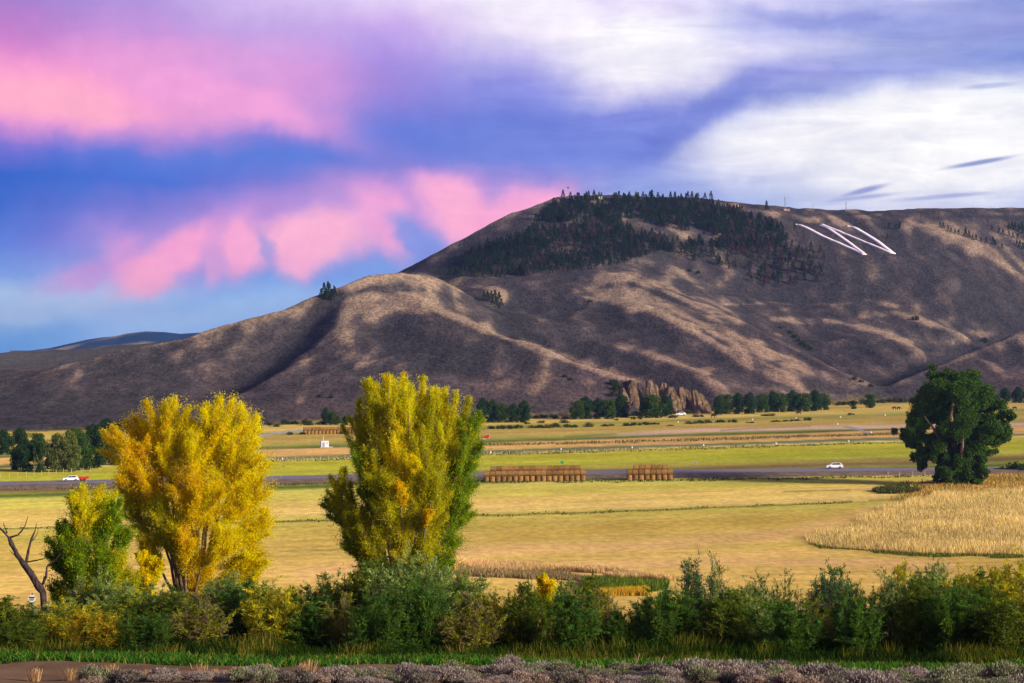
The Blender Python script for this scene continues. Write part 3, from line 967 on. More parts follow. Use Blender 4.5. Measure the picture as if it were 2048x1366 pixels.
T2 = [(730, 1000, 716, 795, 26, OLI, .5), (748, 990, 742, 758, 26, OLI, -.8), (765, 980, 764, 770, 26, YGR, 1), (778, 980, 780, 745, 26, YGR, -1), (798, 980, 806, 740, 26, YEL, .6), (812, 990, 826, 765, 26, YGR, -1), (828, 980, 846, 750, 27, YGR, .9), (845, 1000, 868, 790, 28, OLI, -1.2), (860, 1000, 890, 772, 27, YGR, .6), (872, 1000, 915, 778, 27, YGR, -.8), (885, 1010, 940, 792, 27, OLI, .8), (890, 1020, 962, 822, 26, GRN, -.4),
      (885, 1050, 962, 890, 30, GRN, .6), (880, 1080, 944, 960, 32, GRN, -.8), (870, 1110, 932, 1025, 30, GRN, .6), (860, 1130, 905, 1080, 34, GRN, 0), (855, 1080, 880, 960, 40, OLI, -2), (835, 1060, 860, 900, 36, OLI, -2), (815, 1060, 812, 900, 34, YGR, -2.2), (800, 1060, 790, 860, 30, YEL, -1.8), (790, 1080, 770, 940, 38, OLI, -2.1), (770, 1080, 740, 930, 36, GRN, 1.6), (755, 1050, 722, 900, 30, GRN, -.8), (745, 1040, 710, 880, 26, GRN, 1),
      (745, 1110, 700, 1010, 28, OLI, -1), (735, 1090, 684, 975, 26, OLI, .6), (715, 1080, 662, 950, 22, OLI, -.6), (700, 1070, 650, 1000, 22, GRN, .4), (740, 1140, 690, 1065, 28, GRN, -.4), (780, 1140, 740, 1070, 34, OLI, -1.6), (820, 1150, 800, 1050, 36, YGR, -1.9), (850, 1150, 862, 1060, 34, OLI, -1.8), (870, 1150, 900, 1110, 30, GRN, -.6), (815, 1200, 800, 1120, 34, OLI, -.8), (770, 1190, 730, 1130, 30, OLI, .3), (850, 1190, 870, 1140, 30, GRN, .3),
      (806, 1010, 802, 960, 7, GOLD, -2.9), (854, 1050, 862, 1015, 5, GOLD, -3), (830, 960, 836, 910, 8, YEL, -2.8)]
poplar('green_gold_poplar', 118, (806, 1255), T2, 'tall poplar turning from green to gold with upright branches, in the middle of the picture', 'tree', 12, 1.1, extra={'trunk': 0.8})
T3 = [(165, 1120, 150, 990, 26, GRN, .4), (175, 1110, 172, 972, 26, YGR, -.6), (190, 1110, 196, 978, 26, YGR, .6), (205, 1130, 226, 1005, 28, GRN, -.5), (215, 1150, 250, 1060, 28, GRN, .5), (150, 1160, 122, 1060, 26, GRN, -.4), (145, 1190, 112, 1110, 26, GRN, .4), (150, 1230, 112, 1170, 26, GRN, 0), (175, 1190, 170, 1080, 34, GRN, -1.4), (200, 1200, 206, 1090, 34, GRN, -1.2), (225, 1200, 252, 1110, 30, OLI, -.6), (240, 1230, 272, 1160, 26, OLI, .4), (190, 1250, 200, 1170, 36, YGR, -1), (150, 1260, 135, 1200, 30, OLI, -.8)]
T3 = [(a, b, c_, d, e, f_, g_) for a, b, c_, d, e, f_, g_ in T3]
poplar('young_green_poplar', 98, (182, 1275), T3, 'smaller green poplar in front of the yellow one, beside the bare dead tree', 'tree', 13, 1.3, leaf=0.031, extra={'trunk': 0.5})
poplar('golden_sapling', 101, (292, 1262), [(290, 1210, 290, 1105, 14, YEL, 0), (286, 1220, 272, 1150, 12, GOLD, .3), (294, 1215, 312, 1120, 13, YEL, -.3), (290, 1240, 295, 1180, 14, OLI, 0)], 'thin bright yellow sapling between the green poplar and the big yellow one', 'sapling', 14, 1.2, leaf=0.042, extra={'trunk': 0.25})
poplar('golden_sapling', 84, (1096, 1290), [(1096, 1235, 1094, 1160, 9, GOLD, 0), (1096, 1230, 1086, 1150, 8, YEL, .2), (1098, 1230, 1108, 1168, 8, YGR, -.2)], 'slim sapling with a few yellow leaves among the willows right of the middle poplar', 'sapling', 15, 0.7, leaf=0.038, extra={'trunk': 0.2})

# bare dead tree
def dead_tree():
    D = 95.0
    B = P(92, 1262, D)
    B[2] = gz(B[0], B[1])
    root = tag(empty('dead_tree', B), 'bare black dead tree leaning left at the edge of the picture', 'dead tree')
    rng = np.random.RandomState(5)
    tb, br = Tubes(8), Tubes(6)

    def q(x, y, o=0.0):
        return P(x, y, D) - B + np.array((0, o, 0))

    def limb(t, pl, r0, r1):
        out = []
        for a, b in zip(pl[:-1], pl[1:]):
            seg = wob(np.array(a), np.array(b), 5, 0.07, rng)
            out.append(seg[:-1])
        out.append([pl[-1]])
        out = np.vstack(out)
        n = len(out)
        rr = np.linspace(r0, r1, n) * 0.82 * (1 + 0.14 * rng.normal(size=n))
        t.add(out, np.abs(rr))
    limb(tb, [q(92, 1275), q(86, 1185), q(60, 1145), q(34, 1110), q(20, 1080), q(18, 1074)], 0.2, 0.085)
    limb(br, [q(18, 1076), q(6, 1062), q(-10, 1052, .3)], 0.08, 0.03)
    limb(br, [q(18, 1076), q(36, 1070), q(50, 1052), (q(56, 1032))], 0.07, 0.012)
    limb(br, [q(14, 1066), q(8, 1056, .2), q(2, 1046, .4)], 0.04, 0.012)
    limb(br, [q(52, 1130), q(56, 1105), q(62, 1080), q(70, 1062), q(74, 1044)], 0.09, 0.014)
    limb(br, [q(62, 1084), q(72, 1070, .2), q(75, 1056, .3)], 0.03, 0.01)
    limb(br, [q(54, 1124), q(76, 1120, -.2), q(96, 1114, -.3)], 0.05, 0.014)
    limb(br, [q(86, 1168), q(94, 1150, -.2), q(96, 1132, -.2), q(110, 1122, -.3), q(126, 1104, -.3)], 0.08, 0.02)
    limb(br, [q(70, 1150), q(67, 1144), q(66, 1138)], 0.03, 0.01)
    limb(br, [q(34, 1112), q(26, 1108), (q(19, 1101))], 0.035, 0.01)
    limb(br, [q(86, 1168), q(74, 1174), (q(66, 1172))], 0.03, 0.01)
    obj('trunk', tb.mesh('trunk', M_dark_bark), root)
    obj('branches', br.mesh('branches', M_dark_bark), root)


dead_tree()

# ------------------------------------------------------------------ big round cottonwood and its smaller kin: clumps of leaves on limbs
def clumps(lv, rng, cs, n, size, col, shell=0.55, jit=0.3):
    for (c, r) in cs:
        k = int(n * (r[0] * r[2]) ** 0.8)
        d = rng.normal(size=(k, 3))
        d /= np.linalg.norm(d, axis=1)[:, None]
        rad = shell + (1 - shell) * rng.rand(k) ** 0.6
        rad = rad * (1 + 0.22 * fbm(d[:, 0] * 2.3 + c[0], d[:, 2] * 2.3 + c[2] + d[:, 1], 3, 9))
        p = c + d * rad[:, None] * r
        cc = np.asarray(col)[None, :] * (0.85 + 0.3 * rng.rand()) * np.ones((k, 1))
        lv.scatter(p, size, rng, cc, 1.4, jit=jit)


def big_cottonwood():
    D = 575.0
    B = P(1912, 972, D)
    B[2] = gz(B[0], B[1])
    root = tag(empty('big_cottonwood', B), 'huge dark green cottonwood with a rounded crown standing alone on the right of the fields', 'tree')
    rng = np.random.RandomState(21)
    lv, tb = Leaves(), Tubes(9)
    L = [(1905, 765, 34, 22), (1870, 785, 30, 22), (1945, 785, 32, 24), (1925, 760, 26, 16), (1885, 760, 22, 14), (1860, 800, 24, 22), (1965, 805, 24, 24), (1985, 815, 20, 16), (1845, 830, 24, 24), (1900, 810, 34, 28), (1940, 830, 34, 28), (1870, 840, 28, 26), (1975, 840, 26, 22), (2005, 830, 13, 9),
         (1830, 850, 20, 18), (1815, 865, 12, 12), (1835, 880, 20, 16), (1860, 880, 26, 22), (1895, 860, 30, 26), (1930, 870, 30, 26), (1965, 875, 28, 24), (1995, 865, 20, 18), (2012, 872, 11, 10), (2000, 850, 12, 10), (1840, 900, 14, 12), (1825, 895, 10, 9), (1845, 920, 11, 16), (1852, 912, 9, 12), (1870, 900, 20, 20), (1890, 900, 24, 24), (1925, 905, 28, 26), (1955, 905, 24, 20), (1975, 900, 16, 12),
         (1888, 925, 20, 18), (1880, 945, 15, 17), (1905, 940, 20, 20), (1935, 938, 24, 20), (1960, 925, 16, 14), (1895, 958, 14, 9), (1925, 958, 18, 11), (1945, 955, 13, 12), (1965, 940, 8, 8), (1874, 960, 7, 6)]
    px = D / F
    cs = []
    for (x, y, rx, rz) in L:
        for rep in range(2):
            off = rng.uniform(-1, 1) * (9.5 * math.sqrt(max(0.05, 1 - ((x - 1912) / 115.0) ** 2)))
            if y > 915:
                off *= 0.5
            c = P(x + rng.uniform(-5, 5), y + rng.uniform(-4, 4), D) - B + np.array((0, off, 0))
            # split every clump into lobes
            for q in range(5):
                dd = rng.normal(size=3) * np.array((rx, rx, rz)) * px * 0.5
                cs.append((c + dd, np.array((rx, rx, rz)) * px * rng.uniform(0.42, 0.78)))
    clumps(lv, rng, cs, 300, 0.21, lin((68, 98, 30)), 0.2, 0.45)
    tr = [(1912, 975, 0), (1913, 930, .2), (1908, 880, .0), (1902, 830, .5), (1905, 780, 0)]
    q = lambda x, y, o=0: P(x, y, D) - B + np.array((0, o, 0))
    def limb(pl, r0, r1):
        out = np.vstack([wob(q(*a), q(*b), 5, 0.05, rng)[:-1] for a, b in zip(pl[:-1], pl[1:])] + [[q(*pl[-1])]])
        tb.add(out, np.linspace(r0, r1, len(out)))
    limb(tr, 1.5, 0.15)
    limb([(1912, 960, 0), (1902, 930, -1), (1885, 900, -4), (1860, 860, -6), (1840, 830, -6)], 0.7, .1)
    limb([(1914, 955, 0), (1925, 915, -2), (1945, 880, -5), (1975, 850, -6), (2000, 840, -4)], 0.7, .1)
    limb([(1913, 940, -1), (1914, 890, -7), (1912, 860, -8.5), (1918, 830, -8)], 0.5, .12)
    limb([(1912, 935, 1), (1880, 870, 4), (1850, 810, 5)], 0.6, .1)
    limb([(1912, 935, 1), (1940, 860, 5), (1960, 800, 5)], 0.6, .1)
    limb([(1890, 915, 0), (1850, 895, -3), (1828, 890, -3)], 0.3, .08)
    obj('crown', lv.mesh('crown', M_leaf2), root)
    obj('trunk', tb.mesh('trunk', M_bark), root)


big_cottonwood()


def far_tree_mesh(seed, col, kind):
    """tree about 10 m tall, 9 m wide, crown to the ground"""
    rng = np.random.RandomState(seed)
    lv, tb = Leaves(), Tubes(6)
    cs = []
    for q in range(44 if kind == 'round' else 34):
        h = rng.uniform(0.06, 0.92)
        w_ = (math.sin(min(1, h * 0.95 + 0.12) * math.pi) ** 0.6) * (4.2 if kind == 'round' else 2.4)
        th = rng.rand() * 6.28
        r = w_ * math.sqrt(rng.rand()) * 0.85
        cs.append((np.array((math.cos(th) * r, math.sin(th) * r, h * 10)), np.array((1.5, 1.5, 1.3)) * rng.uniform(.75, 1.3)))
    clumps(lv, rng, cs, 95, 0.25, col, 0.35, 0.4)
    tb.add(wob(np.zeros(3) - (0, 0, .4), np.array((0.4, 0.2, 7.0)), 7, 0.05, rng), np.linspace(0.42, 0.08, 7))
    for q in range(6):
        th = rng.rand() * 6.28
        tb.add(wob(np.array((0, 0, rng.uniform(1.2, 3))), np.array((math.cos(th) * 2.8, math.sin(th) * 2.8, rng.uniform(5, 8))), 5, 0.06, rng), np.linspace(0.2, 0.04, 5))
    return lv.mesh('crown', M_leaf2), tb.mesh('trunk', M_bark)


FT = [far_tree_mesh(31, lin((66, 92, 38)), 'round'), far_tree_mesh(32, lin((52, 78, 42)), 'round'), far_tree_mesh(33, lin((90, 108, 42)), 'round'), far_tree_mesh(34, lin((60, 86, 42)), 'tall'), far_tree_mesh(35, lin((104, 114, 54)), 'round')]


def far_tree(x, yb, yt, wd, var, label, group=None):
    D = min(max(H * F / max(yb - 683, 1), 400), 1600)
    p = P(x, yb, D)
    p[2] = gz(p[0], p[1])
    hpx = yb - yt
    root = tag(empty('cottonwood', p, rs.rand() * 6.28, (wd * D / F / 9.0, wd * D / F / 9.0, hpx * D / F / 10.0)), label, 'tree', group)
    c, t = FT[var]
    obj('crown', c, root)
    obj('trunk', t, root)
    return root


G_L = 'cottonwoods in the grove at the left beyond the highway'
G_C = 'dark cottonwoods along the foot of the hills'
G_R = 'cottonwoods of the hedge-like row below the middle spur'
lab_l = ['pale olive cottonwood at the front of the left grove', 'dark upright cottonwood in the front rank of the left grove', 'dark round cottonwood at the back of the left grove']
for i, (x, yb, yt, wd, v) in enumerate([(52, 944, 880, 46, 1), (30, 940, 898, 34, 3), (80, 945, 884, 42, 3), (112, 944, 868, 52, 4), (140, 944, 862, 46, 4), (165, 940, 858, 54, 0), (196, 936, 852, 50, 1), (225, 930, 856, 50, 1)]):
    far_tree(x, yb, yt, wd, v, lab_l[0 if v == 4 else 1], G_L)
for i, (x, yb, yt, wd, v) in enumerate([(8, 910, 860, 46, 1), (40, 905, 857, 44, 1), (75, 902, 862, 40, 0), (150, 895, 854, 46, 2), (185, 892, 850, 44, 1), (215, 870, 838, 46, 1), (245, 868, 840, 40, 1), (-30, 915, 855, 50, 1)]):
    far_tree(x, yb, yt, wd, v, lab_l[2], G_L)
cen = [(652, 848, 816, 20, 1), (668, 850, 820, 26, 0), (692, 850, 832, 26, 3), (966, 845, 797, 34, 1), (984, 845, 800, 30, 1), (1003, 845, 803, 34, 0), (1026, 845, 808, 30, 1), (1048, 845, 802, 32, 1), (1154, 839, 797, 36, 0), (1172, 838, 794, 38, 1), (1196, 838, 797, 34, 1), (1217, 838, 794, 34, 0), (1242, 835, 790, 40, 1), (1331, 833, 792, 40, 1), (1452, 828, 784, 34, 0), (1476, 828, 787, 32, 1), (1437, 830, 792, 26, 1)]
for (x, yb, yt, wd, v) in cen:
    far_tree(x, yb, yt, wd, v, 'dark green cottonwood in a clump at the foot of the hills', G_C)
far_tree(1306, 836, 784, 54, 0, 'spreading cottonwood with a pale forked trunk in front of the eroded cliffs', None)
for (x, yb, yt, wd, v) in [(1500, 828, 786, 34, 1), (1524, 825, 784, 34, 0), (1545, 824, 783, 32, 1), (1562, 824, 782, 32, 0), (1584, 823, 782, 36, 1), (1608, 823, 782, 36, 0), (1630, 822, 781, 36, 1), (1648, 820, 783, 30, 0)]:
    far_tree(x, yb, yt, wd, v, 'cottonwood in the even flat-topped row below the middle spur', G_R)
far_tree(1740, 816, 785, 26, 0, 'single rounded green tree at the mouth of the right-hand gully')
far_tree(1707, 818, 801, 24, 3, 'low dark tree left of the single tree at the gully mouth')
for (x, yb, yt, wd, v) in [(2010, 806, 776, 28, 1), (2036, 806, 774, 30, 1), (2062, 806, 774, 34, 1), (1992, 808, 786, 22, 0)]:
    far_tree(x, yb, yt, wd, v, 'dark tree far behind the big lone cottonwood', 'trees behind the lone cottonwood')

# shrubs
def shrub_mesh(seed, col):
    rng = np.random.RandomState(seed)
    lv = Leaves()
    cs = []
    for q in range(14):
        th = rng.rand() * 6.28
        r = math.sqrt(rng.rand()) * 1.3
        cs.append((np.array((math.cos(th) * r, math.sin(th) * r, rng.uniform(0.25, 1.35) * (1.15 - r * .35))), np.array((.7, .7, .55)) * rng.uniform(.7, 1.15)))
    clumps(lv, rng, cs, 90, 0.15, col, 0.4, 0.4)
    return lv.mesh('foliage', M_leaf2)


SH = [shrub_mesh(41, lin((52, 66, 30))), shrub_mesh(42, lin((84, 84, 42))), shrub_mesh(43, lin((96, 74, 54))), shrub_mesh(44, lin((62, 80, 44)))]


def shrub(x, yb, wd, ht, v, label, group, D=None):
    D = D or min(H * F / (yb - 683), 1500)
    p = P(x, yb, D)
    p[2] = gz(p[0], p[1]) - 0.1
    o = tag(obj('shrub', SH[v]), label, 'shrub', group)
    o.location = p
    o.rotation_euler = (0, 0, rs.rand() * 6.28)
    o.scale = (wd * D / F / 3.4, wd * D / F / 3.4, ht * D / F / 1.9)
    return o


hedge = [(985, 858, 22, 9), (1000, 858, 26, 11), (1020, 858, 26, 10), (1036, 857, 22, 11), (1062, 856, 20, 8), (1078, 856, 24, 9), (1096, 856, 24, 10), (1112, 855, 24, 12), (1130, 846, 26, 9), (1134, 855, 22, 9), (1148, 855, 20, 8), (1176, 854, 26, 12), (1210, 853, 18, 7), (1222, 852, 16, 6), (1255, 852, 26, 8), (1272, 851, 26, 9), (1292, 850, 28, 8), (1312, 849, 24, 6), (1380, 848, 26, 8), (1400, 847, 26, 9), (1416, 846, 20, 9), (1440, 845, 26, 8), (1465, 845, 22, 9), (1552, 844, 26, 5), (1575, 843, 24, 5), (1592, 842, 22, 6), (1614, 841, 20, 9), (1540, 832, 22, 7), (1532, 832, 24, 5), (1702, 830, 16, 6), (580, 870, 18, 8), (606, 869, 16, 7), (690, 868, 18, 9), (1054, 848, 14, 6), (1082, 846, 18, 7), (1232, 841, 10, 6), (1266, 839, 12, 8), (1280, 839, 12, 7), (1345, 836, 24, 8), (1390, 834, 18, 8), (1402, 834, 14, 7), (1340, 852, 16, 4), (1500, 846, 20, 4)]
for i, (x, yb, wd, ht) in enumerate(hedge):
    shrub(x, yb, wd, ht, [0, 0, 3, 0, 1, 0, 2][i % 7], 'low dark bush of the broken hedges across the valley floor', 'bushes of the hedge lines across the valley floor')
k_ = 0
for x in list(range(250, 990, 17)) + list(range(1040, 1160, 15)) + list(range(1255, 1300, 14)) + list(range(1345, 1440, 16)) + list(range(1655, 1840, 17)):
    xb = x + rs.uniform(-5, 5)
    dfoot = float(np.interp((xb - 1024) / F, bu, bd)) - rs.uniform(5, 45)
    yb = 683 + H * F / dfoot
    shrub(xb, yb, rs.uniform(18, 28), rs.uniform(8, 15), [0, 3, 1, 0][k_ % 4], 'dense bush in the brush belt along the foot of the hills', 'brush belt at the foot of the hills')
    k_ += 1
for x, y, s_ in [(1580, 668, 9), (1588, 676, 10), (1596, 684, 9), (1604, 690, 11), (1612, 696, 10), (1620, 702, 9), (1560, 658, 7), (1830, 640, 12), (1968, 685, 12), (1380, 545, 9), (1396, 548, 8), (1180, 605, 8), (1710, 760, 10), (1722, 766, 9), (1742, 775, 9), (1130, 755, 9), (1140, 762, 8), (1225, 770, 16), (1232, 782, 18), (1228, 794, 16), (640, 795, 8), (662, 796, 9)]:
    p = hit(x, y)
    o = shrub(x, y, s_ * 1.5, s_, 0, 'small dark green bush clinging to the bare hillside gullies', 'scattered bushes on the bare slopes', D=p[1])
    o.location = p - (0, 0, .2)

# ------------------------------------------------------------------ conifers of the mountain
def conifer_geo(seed, col, n=260):
    """tree 8 m tall: list of quads"""
    rng = np.random.RandomState(seed)
    h = rng.rand(n) ** 0.8
    th = rng.rand(n) * 6.28
    r = (1 - h) ** 0.9 * 2.3 * (0.35 + 0.7 * rng.rand(n)) + 0.1
    p = np.stack([np.cos(th) * r, np.sin(th) * r, 0.5 + h * 7.6 - 0.2 * r], -1)
    lv = Leaves()
    a = np.stack([np.cos(th), np.sin(th), np.full(n, -0.45)], -1)
    lv.scatter(p, 0.42, rng, col, 1.5, along=a, jit=0.35)
    return lv


CON = []
for sd, c in ((51, (38, 58, 34)), (52, (32, 50, 34)), (53, (52, 66, 34)), (54, (86, 66, 62)), (55, (70, 60, 62)), (56, (50, 52, 40))):
    lv = conifer_geo(sd, lin(c))
    tb = Tubes(5)
    tb.add(np.array([(0, 0, -0.6), (0, 0, 3), (0, 0, 7.9)]), (0.2, 0.14, 0.03))
    CON.append((lv.mesh('crown', M_needle), tb.mesh('trunk', M_stem), np.concatenate(lv.v), np.concatenate(lv.c)))


def inpoly(x, y, poly):
    c = False
    j = len(poly) - 1
    for i in range(len(poly)):
        if ((poly[i][1] > y) != (poly[j][1] > y)) and (x < (poly[j][0] - poly[i][0]) * (y - poly[i][1]) / (poly[j][1] - poly[i][1]) + poly[i][0]):
            c = not c
        j = i
    return c


FOR = [([(888, 552), (905, 528), (985, 492), (1052, 474), (1075, 434), (1105, 410), (1160, 398), (1270, 402), (1420, 410), (1470, 425), (1545, 450), (1580, 470), (1560, 500), (1500, 505), (1430, 500), (1330, 505), (1270, 520), (1240, 532), (1150, 545), (1060, 552), (960, 558)], 1.0),
       ([(1290, 480), (1480, 470), (1620, 500), (1660, 515), (1640, 545), (1590, 552), (1540, 550), (1460, 544), (1400, 528), (1330, 512)], 0.3),
       ([(1480, 540), (1640, 540), (1650, 565), (1560, 578), (1500, 570)], 0.08)]
HOLE = [[(1245, 436), (1300, 452), (1440, 476), (1450, 490), (1350, 488), (1290, 472), (1240, 462)], [(1070, 458), (1180, 440), (1200, 446), (1080, 468)], [(1180, 404), (1250, 404), (1240, 412), (1190, 412)], [(1080, 500), (1160, 497), (1150, 504), (1090, 508)]]
spots = []
rr = random.Random(17)
tries = 0
while len(spots) < 1900 and tries < 90000:
    tries += 1
    poly, dn_ = FOR[0 if rr.random() < .72 else rr.choice((1, 2))]
    xs = [a[0] for a in poly]
    ys = [a[1] for a in poly]
    x, y = rr.uniform(min(xs), max(xs)), rr.uniform(min(ys), max(ys))
    if not inpoly(x, y, poly) or any(inpoly(x, y, h_) for h_ in HOLE) or rr.random() > dn_:
        continue
    if x < 1250 and y > 500 and rr.random() < 0.1:
        continue
    if float(vn(x / 14.0, y / 7.0, 91)) < 0.16:
        continue
    spots.append((x, y))
spots.sort(key=lambda q: -q[1] + (0 if q[1] > 430 else -200))
def con_var(x, y):
    dead = 0.10 + 0.3 * math.exp(-((x - 1190) / 90.0) ** 2 - ((y - 495) / 40.0) ** 2) + (0.45 if (x > 1440 and y > 500) else 0) + (0.15 if x > 1300 and y > 450 else 0)
    if rr.random() < dead:
        return rr.choice((3, 4))
    return rr.choice((0, 0, 1, 1, 2, 5))


CG = 'conifers of the forest on the upper mountain'
CLAB = ['dark green conifer of the forest high on the mountain side', 'grey-brown dead conifer of the forest high on the mountain side']
def put_conifer(x, y, v, s, label, group, p=None):
    p = hit(x, y) if p is None else p
    rz = rr.uniform(0, 6.28)
    root = empty('conifer', p, rz, (s * 1.15, s * 1.15, s))
    tag(root, label, 'conifer', group)
    obj('crown', CON[v][0], root)
    obj('trunk', CON[v][1], root)


ridge_x = [1126, 1158, 1172, 1188, 1232, 1238, 1250, 1262, 1272, 1276, 1286, 1300, 1304, 1316, 1326, 1341, 1350, 1362, 1372, 1376, 1384, 1393, 1396, 1410, 1422]
n_ind = 0
for x in ridge_x:
    put_conifer(x, 404 + rr.uniform(-2, 3), rr.choice((0, 1, 2)), rr.uniform(0.75, 1.25), 'conifer standing against the sky along the wooded summit', CG)
    n_ind += 1
SV, SC_ = [], []
for i, (x, y) in enumerate(spots):
    v = con_var(x, y)
    s = rr.uniform(0.5, 1.15) ** 1.0 * (1.0 if y < 520 else 0.95)
    if n_ind < 255:
        put_conifer(x, y, v, s, '%s conifer %s' % ({3: 'grey-brown dead', 4: 'grey-brown dead', 2: 'olive green', 5: 'olive green'}.get(v, 'dark green'), 'in the left wing of the mountain forest' if x < 1240 else ('in the top band of the mountain forest' if y < 475 else 'in the lower right wing of the mountain forest')), CG)
        n_ind += 1
    else:
        p = hit(x, y)
        a = rr.uniform(0, 6.28)
        q = CON[v][2] * np.array((s * 1.15, s * 1.15, s))
        ca, sa = math.cos(a), math.sin(a)
        SV.append(np.stack([q[:, 0] * ca - q[:, 1] * sa, q[:, 0] * sa + q[:, 1] * ca, q[:, 2]], -1) + p)
        SC_.append(CON[v][3])
SV = np.concatenate(SV)
o = obj('conifer_forest', mesh_np('conifer_forest', SV, np.arange(len(SV)).reshape(-1, 4), M_needle, np.concatenate(SC_)))
tag(o, 'mass of dark conifers filling the forest high on the mountain', 'forest', kind='stuff')
put_conifer(1533, 421, 0, 1.1, 'single tall conifer standing alone on the bare skyline, left of the tallest mast', None)
for x, y, s in [(642, 598, 1.0), (648, 592, 1.3), (653, 603, 1.2), (659, 596, 1.3), (664, 604, 1.2), (670, 600, 1.0), (656, 588, 1.2), (668, 592, .8), (650, 607, .9)]:
    put_conifer(x, y, 0, s * .75, 'conifer in the small skyline clump left of the tan knob', 'conifer clump on the near skyline')
for x, y, s in [(968, 597, .7), (975, 600, .9), (983, 602, .9), (990, 605, 1.2), (998, 608, 1.1), (1003, 612, .7), (992, 615, .9), (985, 610, .8), (999, 620, .7)]:
    put_conifer(x, y, 0, s * .9, 'conifer in the gully group right of the tan knob', 'conifers in the gully')
for x, y, s in [(1778, 458, .8), (1792, 459, .8), (1799, 459, 1), (1775, 480, .7), (1590, 460, .8), (1880, 456, .8), (1886, 458, .9), (1896, 464, .8), (1902, 467, .7), (1910, 469, .7), (1917, 470, .8), (1931, 474, 1.2), (1938, 477, 1), (1945, 480, .8), (1952, 482, .8), (1962, 484, .7), (1972, 487, .9), (1986, 490, 1.1), (1990, 493, .8), (2004, 497, .7), (1998, 466, .7), (2006, 470, .8), (2018, 472, .7), (2026, 476, .8), (2035, 480, .9), (2018, 461, 1), (2024, 458, 1), (2030, 462, 1.2), (2038, 464, 1), (2044, 460, 1.1), (2046, 470, 1.1), (2034, 492, .8), (2040, 496, 1), (2046, 500, 1), (2052, 490, 1), (1983, 460, .6)]:
    put_conifer(x, y, 1 if s < 1 else 0, s * .85, 'conifer strung along the pale shoulder right of the white letter', 'conifers right of the hillside letter')
# ------------------------------------------------------------------ willow thicket in front of the fields
ORD = ['first', 'second', 'third', 'fourth', 'fifth', 'sixth', 'seventh', 'eighth', 'ninth', 'tenth', 'eleventh', 'twelfth', 'thirteenth', 'fourteenth', 'fifteenth', 'sixteenth', 'seventeenth', 'eighteenth', 'nineteenth', 'twentieth'] + ['%dth' % i if i % 10 not in (1, 2, 3) else '%d%s' % (i, ('st', 'nd', 'rd')[i % 10 - 1]) for i in range(21, 101)]


def willow_mesh(seed, c1, c2, stems=34, open_=0.0, lean=0.45, leaf=0.05):
    """bush 3 m tall, 2 m wide"""
    rng = np.random.RandomState(seed)
    lv, tb = Leaves(), Tubes(4)
    for q in range(stems):
        th = rng.rand() * 6.28
        sp = rng.rand() ** 0.7
        hgt = (3.0 - 1.0 * sp ** 2) * rng.uniform(0.66, 1.0)
        base = np.array((math.cos(th), math.sin(th), 0)) * 0.16 * rng.rand()
        tip = np.array((math.cos(th), math.sin(th), 0)) * sp * 0.95 + np.array((rng.normal() * .08, rng.normal() * .08, hgt))
        n = 9
        t = np.linspace(0, 1, n)[:, None]
        out = np.array((math.cos(th), math.sin(th), 0)) * sp
        pth = base + (tip - base) * t + out * (0.22 * np.sin(t * math.pi)) + rng.normal(size=(n, 3)).cumsum(0) * 0.018
        tb.add(pth, np.linspace(0.02, 0.004, n))
        k = int(26 * (1 - 0.5 * open_))
        s0 = rng.rand(k) * (0.93 - open_ * 0.4) + 0.06 + open_ * 0.33
        i = np.clip(s0 * (n - 1), 0, n - 1.01)
        i0 = i.astype(int)
        st = pth[i0] + (pth[i0 + 1] - pth[i0]) * (i - i0)[:, None]
        d = rng.normal(size=(k, 3)) * 0.7 + np.array((0, 0, 0.7)) + out * 0.35
        d /= np.linalg.norm(d, axis=1)[:, None]
        tl = rng.uniform(0.18, 0.62, k) * (1.15 - 0.55 * s0) * (1 + .35 * open_)
        nl = 22
        sst = np.linspace(0.1, 1.05, nl)[None, :, None]
        pos = st[:, None, :] + d[:, None, :] * tl[:, None, None] * sst + rng.normal(size=(k, nl, 3)) * 0.032
        m = rng.rand(k, 1) < 0.5
        cc = np.where(m, np.asarray(c1), np.asarray(c2)) * (0.75 + 0.5 * rng.rand(k, 1))
        lv.scatter(pos.reshape(-1, 3), leaf, rng, np.repeat(cc, nl, 0), 3.2, along=np.repeat(d, nl, 0), jit=0.3)
    return lv.mesh('foliage', M_leaf), tb.mesh('stems', M_stem)


GG, DG, BG, YG2, OLV, TWG = lin((158, 174, 96)), lin((88, 116, 36)), lin((86, 126, 54)), lin((210, 196, 42)), lin((158, 162, 48)), lin((146, 132, 86))
WIL = {
    'grey': [willow_mesh(61, GG, lin((126, 150, 66)), 40), willow_mesh(62, GG, DG, 40)],
    'dark': [willow_mesh(63, DG, lin((118, 130, 44)), 40), willow_mesh(64, DG, BG, 38)],
    'blue': [willow_mesh(65, BG, DG, 26, leaf=0.06)],
    'olive': [willow_mesh(66, OLV, DG, 28), willow_mesh(67, OLV, YG2, 26)],
    'gold': [willow_mesh(68, YG2, OLV, 28), willow_mesh(69, lin((214, 176, 30)), OLV, 26)],
    'open': [willow_mesh(70, GG, lin((70, 92, 60)), 16, 0.7), willow_mesh(71, lin((90, 110, 84)), BG, 18, 0.6)],
    'twig': [willow_mesh(72, TWG, OLV, 24, 0.5)],
}
WDESC = {'grey': 'grey-green willow bush', 'dark': 'dark green willow bush', 'blue': 'blue-green upright willow bush', 'olive': 'olive green willow bush', 'gold': 'yellowing willow bush', 'open': 'thin open willow with bare lower stems', 'twig': 'dull brownish twiggy willow bush'}
